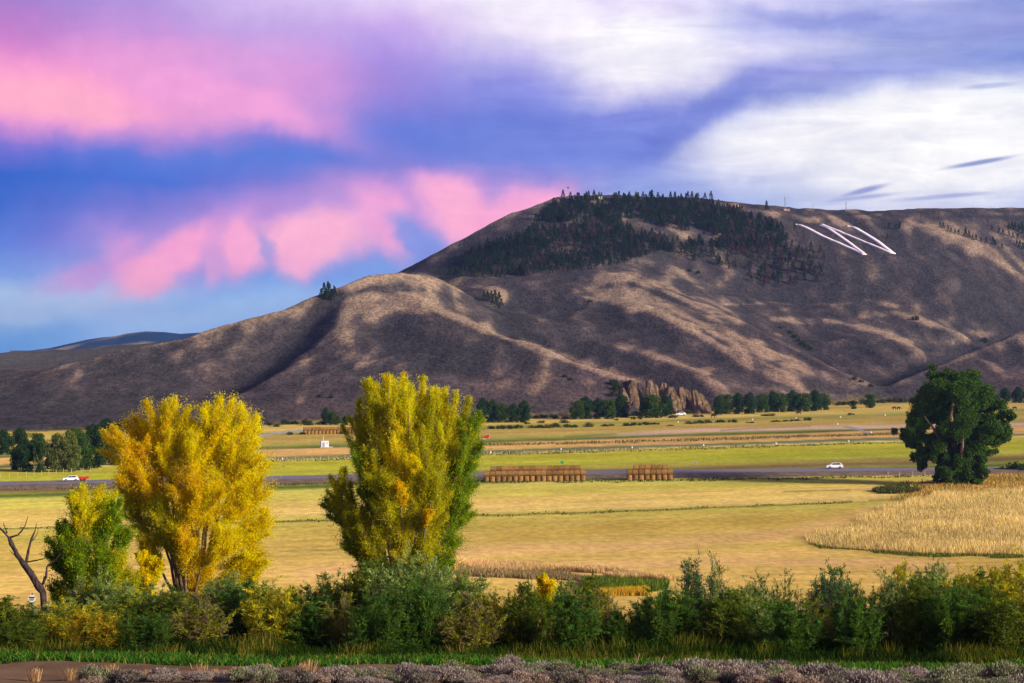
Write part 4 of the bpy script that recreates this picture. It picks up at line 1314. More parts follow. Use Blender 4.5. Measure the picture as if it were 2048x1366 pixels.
BUSH = [  # x, top y, width px, kind, distance
    (12, 1200, 110, 'olive', 80), (48, 1235, 80, 'dark', 76), (95, 1205, 90, 'grey', 81), (70, 1215, 80, 'twig', 86), (150, 1200, 100, 'olive', 79), (205, 1152, 105, 'grey', 84), (185, 1215, 90, 'gold', 77), (250, 1195, 110, 'olive', 80), (312, 1172, 110, 'grey', 85), (345, 1185, 120, 'dark', 80), (290, 1225, 90, 'dark', 77),
    (400, 1190, 100, 'twig', 79), (455, 1150, 105, 'grey', 84), (430, 1175, 80, 'gold', 88), (500, 1158, 100, 'dark', 82), (548, 1165, 100, 'olive', 80), (580, 1175, 70, 'dark', 84),
    (625, 1185, 85, 'blue', 80), (668, 1150, 100, 'grey', 85), (690, 1190, 90, 'twig', 80), (722, 1135, 100, 'olive', 84), (770, 1120, 120, 'dark', 86), (812, 1112, 120, 'grey', 82), (862, 1118, 120, 'grey', 86), (838, 1160, 110, 'dark', 80), (900, 1130, 100, 'gold', 88), (925, 1140, 90, 'grey', 83), (760, 1190, 100, 'dark', 79),
    (945, 1190, 100, 'twig', 80), (990, 1180, 80, 'olive', 82), (1052, 1165, 72, 'dark', 81), (1020, 1200, 60, 'twig', 85), (1130, 1165, 60, 'grey', 85), (1150, 1180, 80, 'blue', 79), (1182, 1160, 70, 'olive', 85), (1205, 1180, 60, 'twig', 83), (1243, 1215, 46, 'blue', 80), (1292, 1195, 50, 'grey', 82), (1330, 1175, 90, 'dark', 80), (1362, 1190, 90, 'grey', 84),
    (1385, 1118, 90, 'open', 84), (1432, 1120, 60, 'open', 82), (1455, 1180, 90, 'dark', 80), (1490, 1170, 90, 'grey', 83), (1520, 1150, 60, 'open', 85), (1575, 1195, 110, 'blue', 79), (1572, 1150, 50, 'open', 84), (1625, 1190, 70, 'twig', 82), (1663, 1132, 74, 'open', 83), (1670, 1140, 70, 'grey', 86), (1715, 1190, 80, 'blue', 79), (1745, 1180, 60, 'dark', 83),
    (1778, 1150, 80, 'open', 82), (1805, 1120, 70, 'gold', 86), (1835, 1160, 90, 'dark', 80), (1868, 1128, 100, 'grey', 84), (1905, 1170, 100, 'dark', 79), (1925, 1140, 100, 'olive', 84), (1965, 1150, 90, 'olive', 80), (1990, 1120, 110, 'gold', 85), (2020, 1200, 100, 'dark', 78), (2045, 1110, 110, 'olive', 83), (2075, 1160, 100, 'gold', 79), (-25, 1190, 90, 'dark', 82),
    (2110, 1140, 110, 'dark', 84), (-60, 1180, 100, 'olive', 84)]
cnt_ = {}
for (x, yt, wd, kd, D) in sorted(BUSH):
    D -= 2.5
    p = P(x, 1290, D)
    p[2] = gz(p[0], p[1]) - 0.05
    top = H + (683 - yt) / F * D
    h_ = (top - p[2]) * 1.07
    wm = wd * D / F * 1.3
    cnt_[kd] = cnt_.get(kd, 0) + 1
    var = WIL[kd][cnt_[kd] % len(WIL[kd])]
    root = empty('willow_bush', p, rs.rand() * 6.28, (wm / 1.9, wm / 1.9, h_ / 2.9))
    tag(root, '%s of the front thicket, %s from the left' % (WDESC[kd], ORD[cnt_[kd] - 1]), 'bush', 'willow bushes of the front thicket')
    obj('foliage', var[0], root)
    obj('stems', var[1], root)

# ------------------------------------------------------------------ grasses
def blades(name, XY, h, wd, colr, rng, lean=0.25, m=None, z=None):
    n = len(XY)
    zz_ = ground(XY[:, 0] / XY[:, 1], XY[:, 1]) if z is None else z
    b = np.stack([XY[:, 0], XY[:, 1], zz_ - 0.03], -1)
    th = rng.rand(n) * 6.28
    s_ = np.stack([np.cos(th), np.sin(th), 0 * th], -1)
    ln = rng.normal(size=(n, 3)) * lean
    ln[:, 2] = 1
    hh = (np.asarray(h) * np.ones(n) * (0.6 + 0.7 * rng.rand(n)))[:, None]
    ww = (np.asarray(wd) * np.ones(n) * (0.7 + 0.6 * rng.rand(n)))[:, None]
    tip = b + ln * hh
    mid = b + ln * hh * 0.55 * np.array((0.6, 0.6, 1))
    V_ = np.stack([b - s_ * ww * .5, b + s_ * ww * .5, mid + s_ * ww * .5, mid - s_ * ww * .5, mid - s_ * ww * .5, mid + s_ * ww * .5, tip + s_ * ww * .08, tip - s_ * ww * .08], 1).reshape(-1, 3)
    c = colr * (0.8 + 0.4 * rng.rand(n, 1))
    c = np.repeat(c, 8, 0)
    return obj(name, mesh_np(name, V_, np.arange(len(V_)).reshape(-1, 4), m or M_grassb, c))


def pick(cs, wgt, n, rng):
    k_ = rng.choice(len(cs), n, p=np.array(wgt) / sum(wgt))
    return np.array(cs)[k_]


rg = np.random.RandomState(5)
# tall green grass at the feet of the willows
n = 62000
d = rg.uniform(69.5, 83, n)
x = rg.uniform(-0.27, 0.27, n) * d
pat = fbm(x / 1.6, d / 1.6, 3, 81)
c = 0.6 * np.where((pat > 0.22)[:, None], pick([lin((124, 128, 34)), lin((96, 112, 32)), lin((176, 150, 80))], [4, 4, 1], n, rg), pick([lin((44, 72, 22)), lin((62, 92, 28)), lin((34, 54, 24)), lin((108, 116, 36))], [4, 4, 4, .6], n, rg))
hgt = np.clip(0.18 + (d - 69.5) * 0.035, 0, 0.42) * (1 + 0.9 * pat)
tag(blades('tall_grass', np.stack([x, d], -1), hgt, 0.022, c, rg), 'tall green and yellow grass at the feet of the willows', 'grass', kind='stuff')
# short bright verge
n = 22000
d = 70.3 - 2.6 * rg.rand(n) ** 1.5 + 0.5 * fbm(np.linspace(0, 40, n), np.zeros(n), 2, 3)
x = rg.uniform(-0.27, 0.27, n) * d
k = fbm(x / 1.2, d / 1.0, 3, 82) > -0.25
x, d = x[k], d[k]
c = pick([lin((70, 120, 34)), lin((48, 96, 34)), lin((110, 136, 44)), lin((168, 146, 76))], [5, 4, 2, .6], len(x), rg)
tag(blades('verge_grass', np.stack([x, d], -1), 0.22, 0.035, c, rg, lean=0.5), 'short bright green weeds along the edge of the dirt track', 'grass', kind='stuff')
# dry grass on the slope behind the willows
n = 40000
d = rg.uniform(86, 200, n)
x = rg.uniform(-0.26, 0.26, n) * d
c = pick([lin((214, 174, 104)), lin((196, 152, 84)), lin((150, 134, 60)), lin((100, 104, 44))], [4, 3, 2, 1.2], n, rg)
tag(blades('slope_grass', np.stack([x, d], -1), 0.45, 0.05, c, rg), 'dry straw-coloured grass on the slope behind the willows', 'grass', kind='stuff')


def in_poly_np(x, y, poly):
    c = np.zeros(len(x), bool)
    j = len(poly) - 1
    for i in range(len(poly)):
        xi, yi = poly[i]
        xj, yj = poly[j]
        c ^= ((yi > y) != (yj > y)) & (x < (xj - xi) * (y - yi) / ((yj - yi) or 1e-9) + xi)
        j = i
    return c


def patch(name, poly, n, h, wd, cs, wgt, label, lean=0.2, sc=9.0, seed=0):
    """grass standing inside an outline of the valley floor"""
    W = np.array([((a - 1024) / F * H * F / (b - 683), H * F / (b - 683)) for a, b in poly])
    lo, hi = W.min(0), W.max(0)
    rng = np.random.RandomState(seed)
    x = rng.uniform(lo[0], hi[0], n * 4)
    y = rng.uniform(lo[1], hi[1], n * 4)
    wx_ = x + 3.5 * fbm(x / 7, y / 9, 4, 14)
    wy_ = y + 7 * fbm(x / 7, y / 9, 4, 15)
    k = in_poly_np(wx_, wy_, [tuple(q) for q in W])
    x, y = x[k][:n], y[k][:n]
    f_ = fbm(x / sc, y / sc / 1.6, 3, 60 + seed)
    c = pick(cs, wgt, len(x), rng)
    c = c * (1 + 0.35 * f_[:, None])
    o = blades(name, np.stack([x, y], -1), h * (1 + 0.5 * f_), wd, c, rng, lean)
    return tag(o, label, 'grass', kind='stuff')


patch('tall_dry_grass', [(1606, 1086), (1640, 1068), (1700, 1056), (1745, 1034), (1790, 1010), (1850, 996), (1900, 985), (2048, 975), (2330, 965), (2330, 1120), (2048, 1110), (1900, 1108), (1750, 1100), (1650, 1094)], 90000, 1.0, 0.08,
      [lin((238, 212, 148)), lin((228, 200, 122)), lin((208, 188, 98)), lin((170, 168, 80))], [5, 4, 2, 1], 'stand of tall dry golden grass filling the right side of the field', seed=1)
patch('dry_grass', [(1760, 1003), (1850, 985), (1790, 968), (1880, 962), (2048, 950), (2330, 948), (2330, 972), (2048, 978), (1900, 988)], 22000, 0.8, 0.12,
      [lin((226, 182, 108)), lin((206, 160, 80)), lin((140, 140, 56)), lin((84, 100, 40))], [3, 3, 2, 2], 'rough mixed grass round the foot of the lone cottonwood', seed=2)
patch('green_edge_grass', [(1602, 1088), (1650, 1094), (1750, 1101), (1900, 1109), (2048, 1111), (2330, 1121), (2330, 1128), (2048, 1119), (1900, 1115), (1750, 1107), (1650, 1098), (1604, 1092)], 9000, 0.4, 0.08,  # low blades for the green base, coloured dark to stand in for its shade
      [lin((86, 102, 34)), lin((64, 86, 30)), lin((120, 124, 44))], [4, 3, 2], 'dark green fringe and painted shade along the front edge of the tall dry grass', seed=3)
patch('pale_reeds', [(900, 1134), (980, 1130), (1100, 1136), (1250, 1146), (1345, 1156), (1350, 1164), (1250, 1154), (1100, 1144), (900, 1142)], 12000, 1.1, 0.08,
      [lin((244, 212, 150)), lin((232, 198, 128))], [1, 1], 'band of pale dry reeds across the near field behind the willows', seed=4)
patch('grey_weeds', [(920, 1142), (1100, 1148), (1210, 1158), (1200, 1168), (1060, 1158), (920, 1150)], 5000, 0.7, 0.09,
      [lin((170, 144, 100)), lin((130, 122, 76)), lin((190, 160, 112))], [3, 3, 2], 'strip of grey-brown weeds under the pale reeds', seed=5)
patch('green_reeds', [(1165, 1166), (1210, 1160), (1300, 1166), (1335, 1172), (1320, 1186), (1220, 1192), (1150, 1188)], 9000, 1.2, 0.09,
      [lin((96, 122, 36)), lin((70, 104, 34)), lin((150, 150, 44))], [4, 3, 2], 'bright green reeds in the wet patch right of the yellow sapling', seed=6)
patch('yellow_reeds', [(1190, 1188), (1280, 1186), (1300, 1196), (1200, 1202)], 3500, 0.8, 0.08,
      [lin((214, 172, 50)), lin((190, 160, 40))], [1, 1], 'yellow grass at the lower edge of the green reeds', seed=7)
for i_, (poly, nb, hh_, lab) in enumerate([
    ([(-60, 1060), (120, 1053), (560, 1043), (920, 1031), (1150, 1025), (1420, 1015), (1700, 1002), (1700, 1005), (1420, 1018), (1150, 1029), (920, 1035), (560, 1047), (120, 1058), (-60, 1064)], 4500, 0.3, 'low dark grass lining the ditch across the middle of the field'),
    ([(-60, 980), (560, 966), (960, 962), (1400, 958), (1880, 952), (1880, 955), (1400, 962), (960, 967), (560, 970), (-60, 984)], 7000, 0.4, 'dark green grass at the bottom of the road bank'),
    ([(1755, 980), (1790, 974), (1850, 976), (1860, 982), (1800, 988), (1755, 987)], 3500, 0.9, 'dark green weed patch left of the lone cottonwood'),
    ([(920, 889), (1200, 884), (1600, 872), (1830, 866), (1830, 869), (1600, 876), (1200, 888), (920, 892)], 4000, 0.5, 'dark grass along the far ditch'),
    ([(540, 920), (960, 907), (1500, 892), (1830, 883), (1830, 886), (1500, 896), (960, 912), (540, 925)], 6000, 0.45, 'grey-green weeds along the wire fence'),
]):
    patch('ditch_grass', poly, nb, hh_, 0.22, [lin((84, 92, 40)), lin((62, 78, 34)), lin((120, 112, 62))], [4, 3, 2], lab, seed=10 + i_)

# straw tufts and stalks by the track
def tuft_mesh(seed, n, h, sp, cs):
    rng = np.random.RandomState(seed)
    b = rng.normal(size=(n, 3)) * sp
    b[:, 2] = 0
    dirs = b * 1.2 / max(sp, .01) * 0.12 + rng.normal(size=(n, 3)) * 0.06
    dirs[:, 2] = 1
    hh = h * (0.55 + 0.5 * rng.rand(n, 1))
    th = rng.rand(n) * 6.28
    s_ = np.stack([np.cos(th), np.sin(th), 0 * th], -1) * 0.011
    t_ = b + dirs * hh
    V_ = np.stack([b - s_, b + s_, t_ + s_ * .6, t_ - s_ * .6], 1).reshape(-1, 3)
    c = np.repeat(np.array(cs)[rng.randint(0, len(cs), n)] * (0.8 + 0.4 * rng.rand(n, 1)), 4, 0)
    return mesh_np('tuft', V_, np.arange(len(V_)).reshape(-1, 4), M_grassb, c)


TF = [tuft_mesh(s_, 130, 0.55, 0.09, [lin((226, 190, 140)), lin((200, 160, 110)), lin((150, 116, 80))]) for s_ in (1, 2, 3)]
TL = [(222, 1356, .9, 'left of the sagebrush'), (292, 1352, .6, 'second from the left'), (402, 1348, .8, 'in the gap left of the first sagebrush mounds'), (468, 1345, .7, 'on the left edge of the first sagebrush mounds'), (534, 1350, .9, 'between two low sagebrush mounds'), (612, 1352, 0.95, 'tallest and palest of all'), (70, 1362, .8, 'at the far left edge'), (140, 1358, .7, 'second beside the bare track at far left'), (560, 1347, .5, 'just right of a slightly taller tuft'), (1112, 1322, .5, 'in the green verge near the middle'), (432, 1362, .6, 'at the bottom edge left of the middle')]
for i, (x, y, s_, lab) in enumerate(TL):
    D = 60.0 if y > 1330 else 68
    p = P(x, y, D)
    p[2] = gz(p[0], p[1]) - .02
    o = tag(obj('straw_tuft', TF[i % 3]), 'dry straw tuft, ' + lab, 'grass tuft', 'straw tufts by the track')
    o.location = p
    o.scale = (s_ * .8, s_ * .8, s_ * .85)
    o.rotation_euler = (0, 0, i * 1.3)

# ------------------------------------------------------------------ sagebrush
def sage_mesh(seed, c1, c2):
    """mound 0.8 m wide, 0.55 m tall"""
    rng = np.random.RandomState(seed)
    lv = Leaves()
    lobes_ = [(rng.uniform(-.24, .24), rng.uniform(-.24, .24), rng.uniform(.10, .24), rng.uniform(.16, .26)) for _ in range(9)]
    for (lx, ly, lz, r) in lobes_:
        k = 360
        d_ = rng.normal(size=(k, 3))
        d_[:, 2] = np.abs(d_[:, 2]) + .15
        d_ /= np.linalg.norm(d_, axis=1)[:, None]
        p_ = np.array((lx, ly, lz)) + d_ * r * (0.55 + 0.5 * rng.rand(k, 1))
        a = d_ * 0.6 + np.array((0, 0, .9))
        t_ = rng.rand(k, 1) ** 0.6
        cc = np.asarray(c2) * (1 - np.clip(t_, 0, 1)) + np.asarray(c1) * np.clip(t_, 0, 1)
        lv.scatter(p_, 0.026, rng, cc, 2.6, along=a, jit=0.3)
    tb = Tubes(4)
    for q in range(14):
        th = rng.rand() * 6.28
        r = rng.uniform(.1, .34)
        tb.add(wob(np.zeros(3), np.array((math.cos(th) * r, math.sin(th) * r, rng.uniform(.2, .42))), 5, .1, rng), np.linspace(.018, .006, 5))
    return lv.mesh('foliage', M_leaf2), tb.mesh('stems', M_dark_bark)


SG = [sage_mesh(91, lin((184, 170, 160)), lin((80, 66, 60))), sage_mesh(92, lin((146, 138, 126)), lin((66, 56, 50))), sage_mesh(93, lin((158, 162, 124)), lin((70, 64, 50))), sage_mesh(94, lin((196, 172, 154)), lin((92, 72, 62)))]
rsg = random.Random(8)
placed = []
tries = 0
while len(placed) < 210 and tries < 4000:
    tries += 1
    x = rsg.uniform(-60, 2110)
    dmax = float(np.interp(x, [0, 160, 220, 380, 700, 760, 1100, 1150, 1380, 1430, 1640, 1760, 1800, 2048], [50.0, 50.5, 53.0, 55, 56, 58, 58, 56.0, 56.5, 60, 60.5, 58.5, 60, 60.5]))
    if dmax < 51:
        continue
    D = rsg.uniform(50, dmax)
    X = (x - 1024) / F * D
    s_ = rsg.uniform(0.55, 1.3) * (1.2 if x > 1400 else 0.9)
    if any((X - a) ** 2 + (D - b) ** 2 < (0.36 * (s_ + c_) * 0.9) ** 2 for a, b, c_ in placed):
        continue
    placed.append((X, D, s_))
    v = rsg.choice((0, 0, 1, 2, 3)) if x < 1700 else rsg.choice((0, 1, 2, 2, 3))
    root = empty('sagebrush', (X, D, gz(X, D) - .06), rsg.uniform(0, 6.28), (s_, s_, s_ * rsg.uniform(.6, 1.05)))
    tag(root, ['pale lavender-grey sagebrush mound at the bottom edge', 'darker grey sagebrush mound at the bottom edge', 'greenish-grey sagebrush mound at the bottom edge', 'pinkish-grey sagebrush mound at the bottom edge'][v], 'sagebrush', 'sagebrush mounds of the foreground terrace')
    obj('foliage', SG[v][0], root)
    obj('stems', SG[v][1], root)

# driftwood
def logs():
    D = 62.5
    B = P(1492, 1342, D)
    B[2] = gz(B[0], B[1])
    rng = np.random.RandomState(3)
    root = tag(empty('fallen_branch', B), 'dark fallen branch lying beside the largest pale sagebrush mound', 'fallen branch')
    t1_, t2_ = Tubes(7), Tubes(6)
    t1_.add(wob(np.array((-.85, .1, .12)), np.array((.75, 0, .22)), 9, .05, rng), np.linspace(.13, .07, 9))
    t1_.add(wob(np.array((-.6, -.15, .10)), np.array((.6, -.1, .13)), 8, .05, rng), np.linspace(.09, .05, 8))
    for a, b, r in (((-.5, 0, .2), (-.1, -.2, .42), .035), ((-.1, -.2, .42), (.15, -.3, .12), .03), ((.3, 0, .25), (.75, -.1, .5), .03), ((-.8, .1, .2), (-1.0, 0, .4), .02), ((0, 0, .25), (.2, 0, .55), .02)):
        t2_.add(wob(np.array(a), np.array(b), 5, .08, rng), np.linspace(r, r * .5, 5))
    obj('trunk', t1_.mesh('trunk', M_dark_bark), root)
    obj('branches', t2_.mesh('branches', barkmat('bleached_wood', lin((130, 112, 116)), lin((84, 70, 74)))), root)


logs()
def sticks():
    rng = np.random.RandomState(9)
    for i, (x, y, l, a, lab) in enumerate([(1215, 1327, .5, .1, 'thin bleached stick lying on the verge, left of two others'), (1325, 1325, .6, .2, 'thin bleached stick lying on the verge below the reeds'), (1268, 1335, .45, 1.2, 'pinkish forked twig standing on the bare track'), (1312, 1337, .4, 1.0, 'short pinkish twig standing on the bare track'), (1480, 1222, .01, 0, '')][:4]):
        D = 66.0
        p = P(x, y, D)
        p[2] = gz(p[0], p[1]) + .02
        tb = Tubes(5)
        e = np.array((math.cos(a) * l, 0.1, math.sin(a) * l + .03))
        tb.add(wob(-e * .3, e, 6, .1, rng), np.linspace(.016, .007, 6))
        tb.add(wob(e * .4, e * .6 + np.array((-.05, .05, .16)), 4, .1, rng), np.linspace(.01, .004, 4))
        o = tag(obj('stick', tb.mesh('stick', M_dry)), lab, 'stick')
        o.location = p


M_dry = barkmat('dry_stick', lin((206, 170, 150)), lin((160, 120, 110)))
sticks()
# ------------------------------------------------------------------ built things
import bmesh


def box_bm(bm, c, s, rot=0.0):
    r = bmesh.ops.create_cube(bm, size=1.0)
    ca, sa = math.cos(rot), math.sin(rot)
    for v in r['verts']:
        x, y, z = v.co.x * s[0], v.co.y * s[1], v.co.z * s[2]
        v.co = (x * ca - y * sa + c[0], x * sa + y * ca + c[1], z + c[2])
    return r['verts']


def bm_mesh(name, bm, m, bev=0.0, smooth=False):
    if bev:
        bmesh.ops.bevel(bm, geom=bm.edges[:], offset=bev, segments=2, affect='EDGES', clamp_overlap=True)
    me = bpy.data.meshes.new(name)
    bm.to_mesh(me)
    bm.free()
    me.materials.append(m)
    if smooth:
        for p_ in me.polygons:
            p_.use_smooth = True
    return me


def box(name, c, s, m, parent=None, bev=0.0, rot=0.0):
    bm = bmesh.new()
    box_bm(bm, c, s, rot)
    return obj(name, bm_mesh(name, bm, m, bev), parent)


M_white = plain('white_paint', (0.82, 0.82, 0.84), 0.35)
M_offw = plain('off_white', lin((226, 214, 206)), 0.6)
M_glass = plain('dark_glass', (0.015, 0.02, 0.025), 0.08)
M_rub = plain('rubber', (0.012, 0.012, 0.013), 0.8)
M_rim = plain('alloy', (0.35, 0.36, 0.38), 0.35, 0.8)
M_red = plain('red_paint', lin((214, 34, 50)), 0.4)
M_redo = plain('orange_red_cloth', lin((240, 64, 34)), 0.6)
M_black = plain('black_plastic', (0.02, 0.02, 0.022), 0.5)
M_metal = plain('galvanised_steel', (0.32, 0.33, 0.36), 0.5, 0.6)
M_green = plain('sign_green', lin((30, 176, 104)), 0.4)
M_rock = plain('white_painted_rock', lin((240, 228, 232)), 0.9, var=0.08, scale=0.5)
M_wood = plain('grey_post_wood', lin((196, 176, 146)), 0.9)
M_tan = plain('tan_wall', lin((206, 168, 140)), 0.8)
M_lampw = plain('headlight_lens', (0.8, 0.8, 0.75), 0.1)

# highway on a low embankment
m, t, o = mat('asphalt')
g_ = t.n.new('ShaderNodeNewGeometry')
p_ = t.n.new('ShaderNodeBsdfPrincipled')
n_ = t.noise(g_.outputs['Position'], 0.9, 5, .7)
t.l.new(t.mix(t.mapr(n_, .35, .65), lin((116, 110, 124)), lin((142, 136, 148))), p_.inputs['Base Color'])
p_.inputs['Roughness'].default_value = .85
t.l.new(p_.outputs[0], o.inputs[0])
M_asph = m
M_gravel = plain('gravel_bank', lin((120, 98, 76)), 0.9, var=.3, scale=.6)
M_mark = plain('road_paint', lin((226, 220, 200)), .6)
RP = [(-500, 977.5), (0, 966.5), (300, 961), (560, 955), (900, 948.5), (1200, 944), (1660, 939.5), (1900, 937.5), (2100, 936), (2500, 934)]
rx = np.linspace(-500, 2500, 240)
ry = np.interp(rx, [a for a, _ in RP], [b for _, b in RP])
kk_ = np.ones(21) / 21
ry = np.convolve(np.pad(ry, 10, mode='edge'), kk_, 'valid')
rd = 35.0 * F / (ry - 683)
rX = (rx - 1024) / F * rd


def strip(name, offs, zs, m, lo=0, hi=None):
    rows = []
    for of, z in zip(offs, zs):
        rows.append(np.stack([rX, rd + of, np.full_like(rX, z)], -1))
    V_ = np.stack(rows, 1)
    k_ = len(offs)
    ix = np.arange(len(rX) * k_).reshape(len(rX), k_)
    q = np.stack([ix[:-1, :-1], ix[1:, :-1], ix[1:, 1:], ix[:-1, 1:]], -1).reshape(-1, 4)
    return obj(name, mesh_np(name, V_.reshape(-1, 3), q, m))


tag(strip('road_embankment', [-14, -8.6, 8.6, 13], [-.3, 0.96, 0.96, -.3], M_gravel), kind='structure')
tag(strip('highway', [-7.4, 0, 7.4], [0.985, 1.05, 0.985], M_asph), kind='structure')
tag(strip('road_edge_line', [-5.8, -5.6], [1.03, 1.03], M_mark), kind='structure')
tag(strip('road_edge_line', [5.6, 5.8], [1.03, 1.03], M_mark), kind='structure')
M_yel = plain('yellow_road_paint', lin((214, 170, 60)), .6)
tag(strip('road_centre_line', [-.2, .2], [1.07, 1.07], M_yel), kind='structure')


def road_d(x):
    return float(np.interp(x, rx, rd))


def suv(name, loc, rz, sc, paint, label, boot=True):
    """4.6 m long, front towards -x"""
    root = tag(empty(name, loc, rz, sc), label, 'car')
    low = [(-2.3, .42), (-2.32, .75), (-2.2, .95), (-1.25, 1.08), (-0.55, 1.62), (-0.2, 1.70), (1.3, 1.68), (1.75, 1.55), (2.18, 1.08), (2.28, .9), (2.28, .45)]
    arch = []
    for cx in (1.42, -1.42):
        arch += [(cx + .40 * math.cos(a), .34 + .40 * math.sin(a)) for a in np.linspace(0.15, math.pi - .15, 7)]
    prof = low + [(2.2, .36)] + arch[:7] + arch[7:] + [(-2.2, .36)]
    bm = bmesh.new()
    rows = []
    for y, k_ in ((-0.9, 1), (0.9, 1)):
        vs_ = []
        for (x, z) in prof:
            tum = 0.0 if z < 1.05 else (z - 1.05) * 0.30
            vs_.append(bm.verts.new((x, y - math.copysign(tum, y), z)))
        rows.append(vs_)
    bm.faces.new(rows[0])
    bm.faces.new(rows[1][::-1])
    n = len(prof)
    for i in range(n):
        j = (i + 1) % n
        bm.faces.new((rows[0][i], rows[1][i], rows[1][j], rows[0][j]))
    bmesh.ops.recalc_face_normals(bm, faces=bm.faces)
    obj('body', bm_mesh('body', bm, paint), root)
    # glass just proud of the body
    for sgn in (-1, 1):
        bm = bmesh.new()
        for quad_ in ([(-1.02, 1.13), (-.5, 1.54), (.25, 1.58), (.25, 1.13)], [(.33, 1.13), (.33, 1.58), (1.3, 1.56), (1.72, 1.17)]):
            vs_ = [bm.verts.new((x, sgn * (0.905 - (z - 1.05) * .30), z)) for x, z in quad_]
            bm.faces.new(vs_ if sgn < 0 else vs_[::-1])
        obj('side_window', bm_mesh('side_window', bm, M_glass), root)
    for nm, (xa, za, xb, zb_) in (('windscreen', (-1.2, 1.12, -.60, 1.58)), ('rear_window', (2.1, 1.17, 1.80, 1.5))):
        bm = bmesh.new()
        dx_ = -0.012 if xa < 0 else 0.012
        w1, w2 = .84, .72
        vs_ = [bm.verts.new(q) for q in ((xa + dx_, -w1, za + .01), (xa + dx_, w1, za + .01), (xb + dx_, w2, zb_ + .01), (xb + dx_, -w2, zb_ + .01))]
        bm.faces.new(vs_)
        obj(nm, bm_mesh(nm, bm, M_glass), root)
    for wx_ in (-1.42, 1.42):
        for wy_ in (-.8, .8):
            bm = bmesh.new()
            r = bmesh.ops.create_cone(bm, cap_ends=True, segments=20, radius1=.35, radius2=.35, depth=.24)
            for v in bm.verts:
                v.co = (v.co.x + wx_, v.co.z + wy_, v.co.y + .35)
            wh = obj('wheel', bm_mesh('wheel', bm, M_rub), root)
            bm = bmesh.new()
            bmesh.ops.create_cone(bm, cap_ends=True, segments=16, radius1=.2, radius2=.2, depth=.26)
            for v in bm.verts:
                v.co = (v.co.x + wx_, v.co.z + wy_, v.co.y + .35)
            obj('rim', bm_mesh('rim', bm, M_rim), wh)
    for y in (-.68, .68):
        box('headlight', (-2.3, y, .82), (.08, .34, .14), M_lampw, root, .02)
        box('tail_light', (2.28, y, 1.0), (.06, .2, .22), M_red, root, .02)
    for y in (-.66, .66):
        box('roof_rail', (.5, y, 1.73), (1.9, .05, .05), M_black, root)
    return root


x = 1669
suv('white_suv', ((x - 1024) / F * (road_d(x) + 5), road_d(x) + 5, 1.02), 0.02, 1.0, M_white, 'small white hatchback-shaped car driving left on the highway, alone on the right')
x = 141
suv('white_suv', ((x - 1024) / F * (road_d(x) + 3), road_d(x) + 3, 1.02), 0.3, 0.86, M_white, 'white off-road car on the highway at the left towing a red trailer')
def trailer():
    x = 165
    D = road_d(x) + 3
    root = tag(empty('trailer', ((x - 1024) / F * D, D, 1.03), 0.1), 'low red trailer behind the white car at the left', 'trailer')
    box('deck', (0, 0, .62), (3.0, 1.6, .12), M_red, root, .02)
    for y in (-.78, .78):
        box('side_rail', (0, y, .86), (3.0, .06, .34), M_red, root)
    box('hitch', (-1.85, 0, .55), (.8, .1, .1), M_black, root)
    for wx_ in (-.35, .45):
        for y in (-.86, .86):
            bm = bmesh.new()
            bmesh.ops.create_cone(bm, cap_ends=True, segments=16, radius1=.3, radius2=.3, depth=.2)
            for v in bm.verts:
                v.co = (v.co.x + wx_, v.co.z + y, v.co.y + .3)
            obj('wheel', bm_mesh('wheel', bm, M_rub), root)


trailer()
p = P(1361, 831, 1120)
suv('white_car', (p[0], 1120, gz(p[0], 1120)), 0.2, 1.1, M_white, 'tiny white car parked at the foot of the eroded cliffs')

# hay bales
m, t, o = mat('straw_bale')
tcn = t.n.new('ShaderNodeTexCoord')
mp = t.n.new('ShaderNodeMapping')
mp.inputs['Scale'].default_value = (6, 1.2, 1.2)
t.l.new(tcn.outputs['Object'], mp.inputs[0])
n_ = t.noise(mp.outputs[0], 3.0, 5, .7)
oi = t.n.new('ShaderNodeObjectInfo')
v_ = t.mapr(oi.outputs['Random'], 0, 1, .75, 1.2)
c_ = t.mix(1.0, t.mix(t.mapr(n_, .35, .65), lin((104, 78, 44)), lin((172, 132, 78))), t.comb(v_, v_, v_), 'MULTIPLY')
d_ = t.n.new('ShaderNodeBsdfDiffuse')
t.l.new(c_, d_.inputs[0])
b_ = t.n.new('ShaderNodeBump')
b_.inputs['Strength'].default_value = .7
b_.inputs['Distance'].default_value = .08
t.l.new(n_, b_.inputs['Height'])
t.l.new(b_.outputs[0], d_.inputs['Normal'])
t.l.new(d_.outputs[0], o.inputs[0])
M_bale = m
M_baleend = plain('bale_end', lin((206, 168, 104)), .9, var=.25, scale=4)
BR, BL = 0.70, 1.44


def bale_mesh(seed):
    rng = np.random.RandomState(seed)
    bm = bmesh.new()
    bmesh.ops.create_cone(bm, cap_ends=True, segments=22, radius1=BR, radius2=BR, depth=BL)
    bmesh.ops.bevel(bm, geom=[e for e in bm.edges if abs(e.verts[0].co.z - e.verts[1].co.z) < .01], offset=.09, segments=2, affect='EDGES')
    for v in bm.verts:
        k_ = 1 + 0.025 * rng.normal()
        v.co = (v.co.z, v.co.x * k_, v.co.y * k_)
    me = bm_mesh('roll', bm, M_bale, smooth=False)
    me.materials.append(M_baleend)
    for pl in me.polygons:
        if abs(pl.normal.x) > .9:
            pl.material_index = 1
    return me


BM = [bale_mesh(i) for i in range(3)]
rb = random.Random(4)


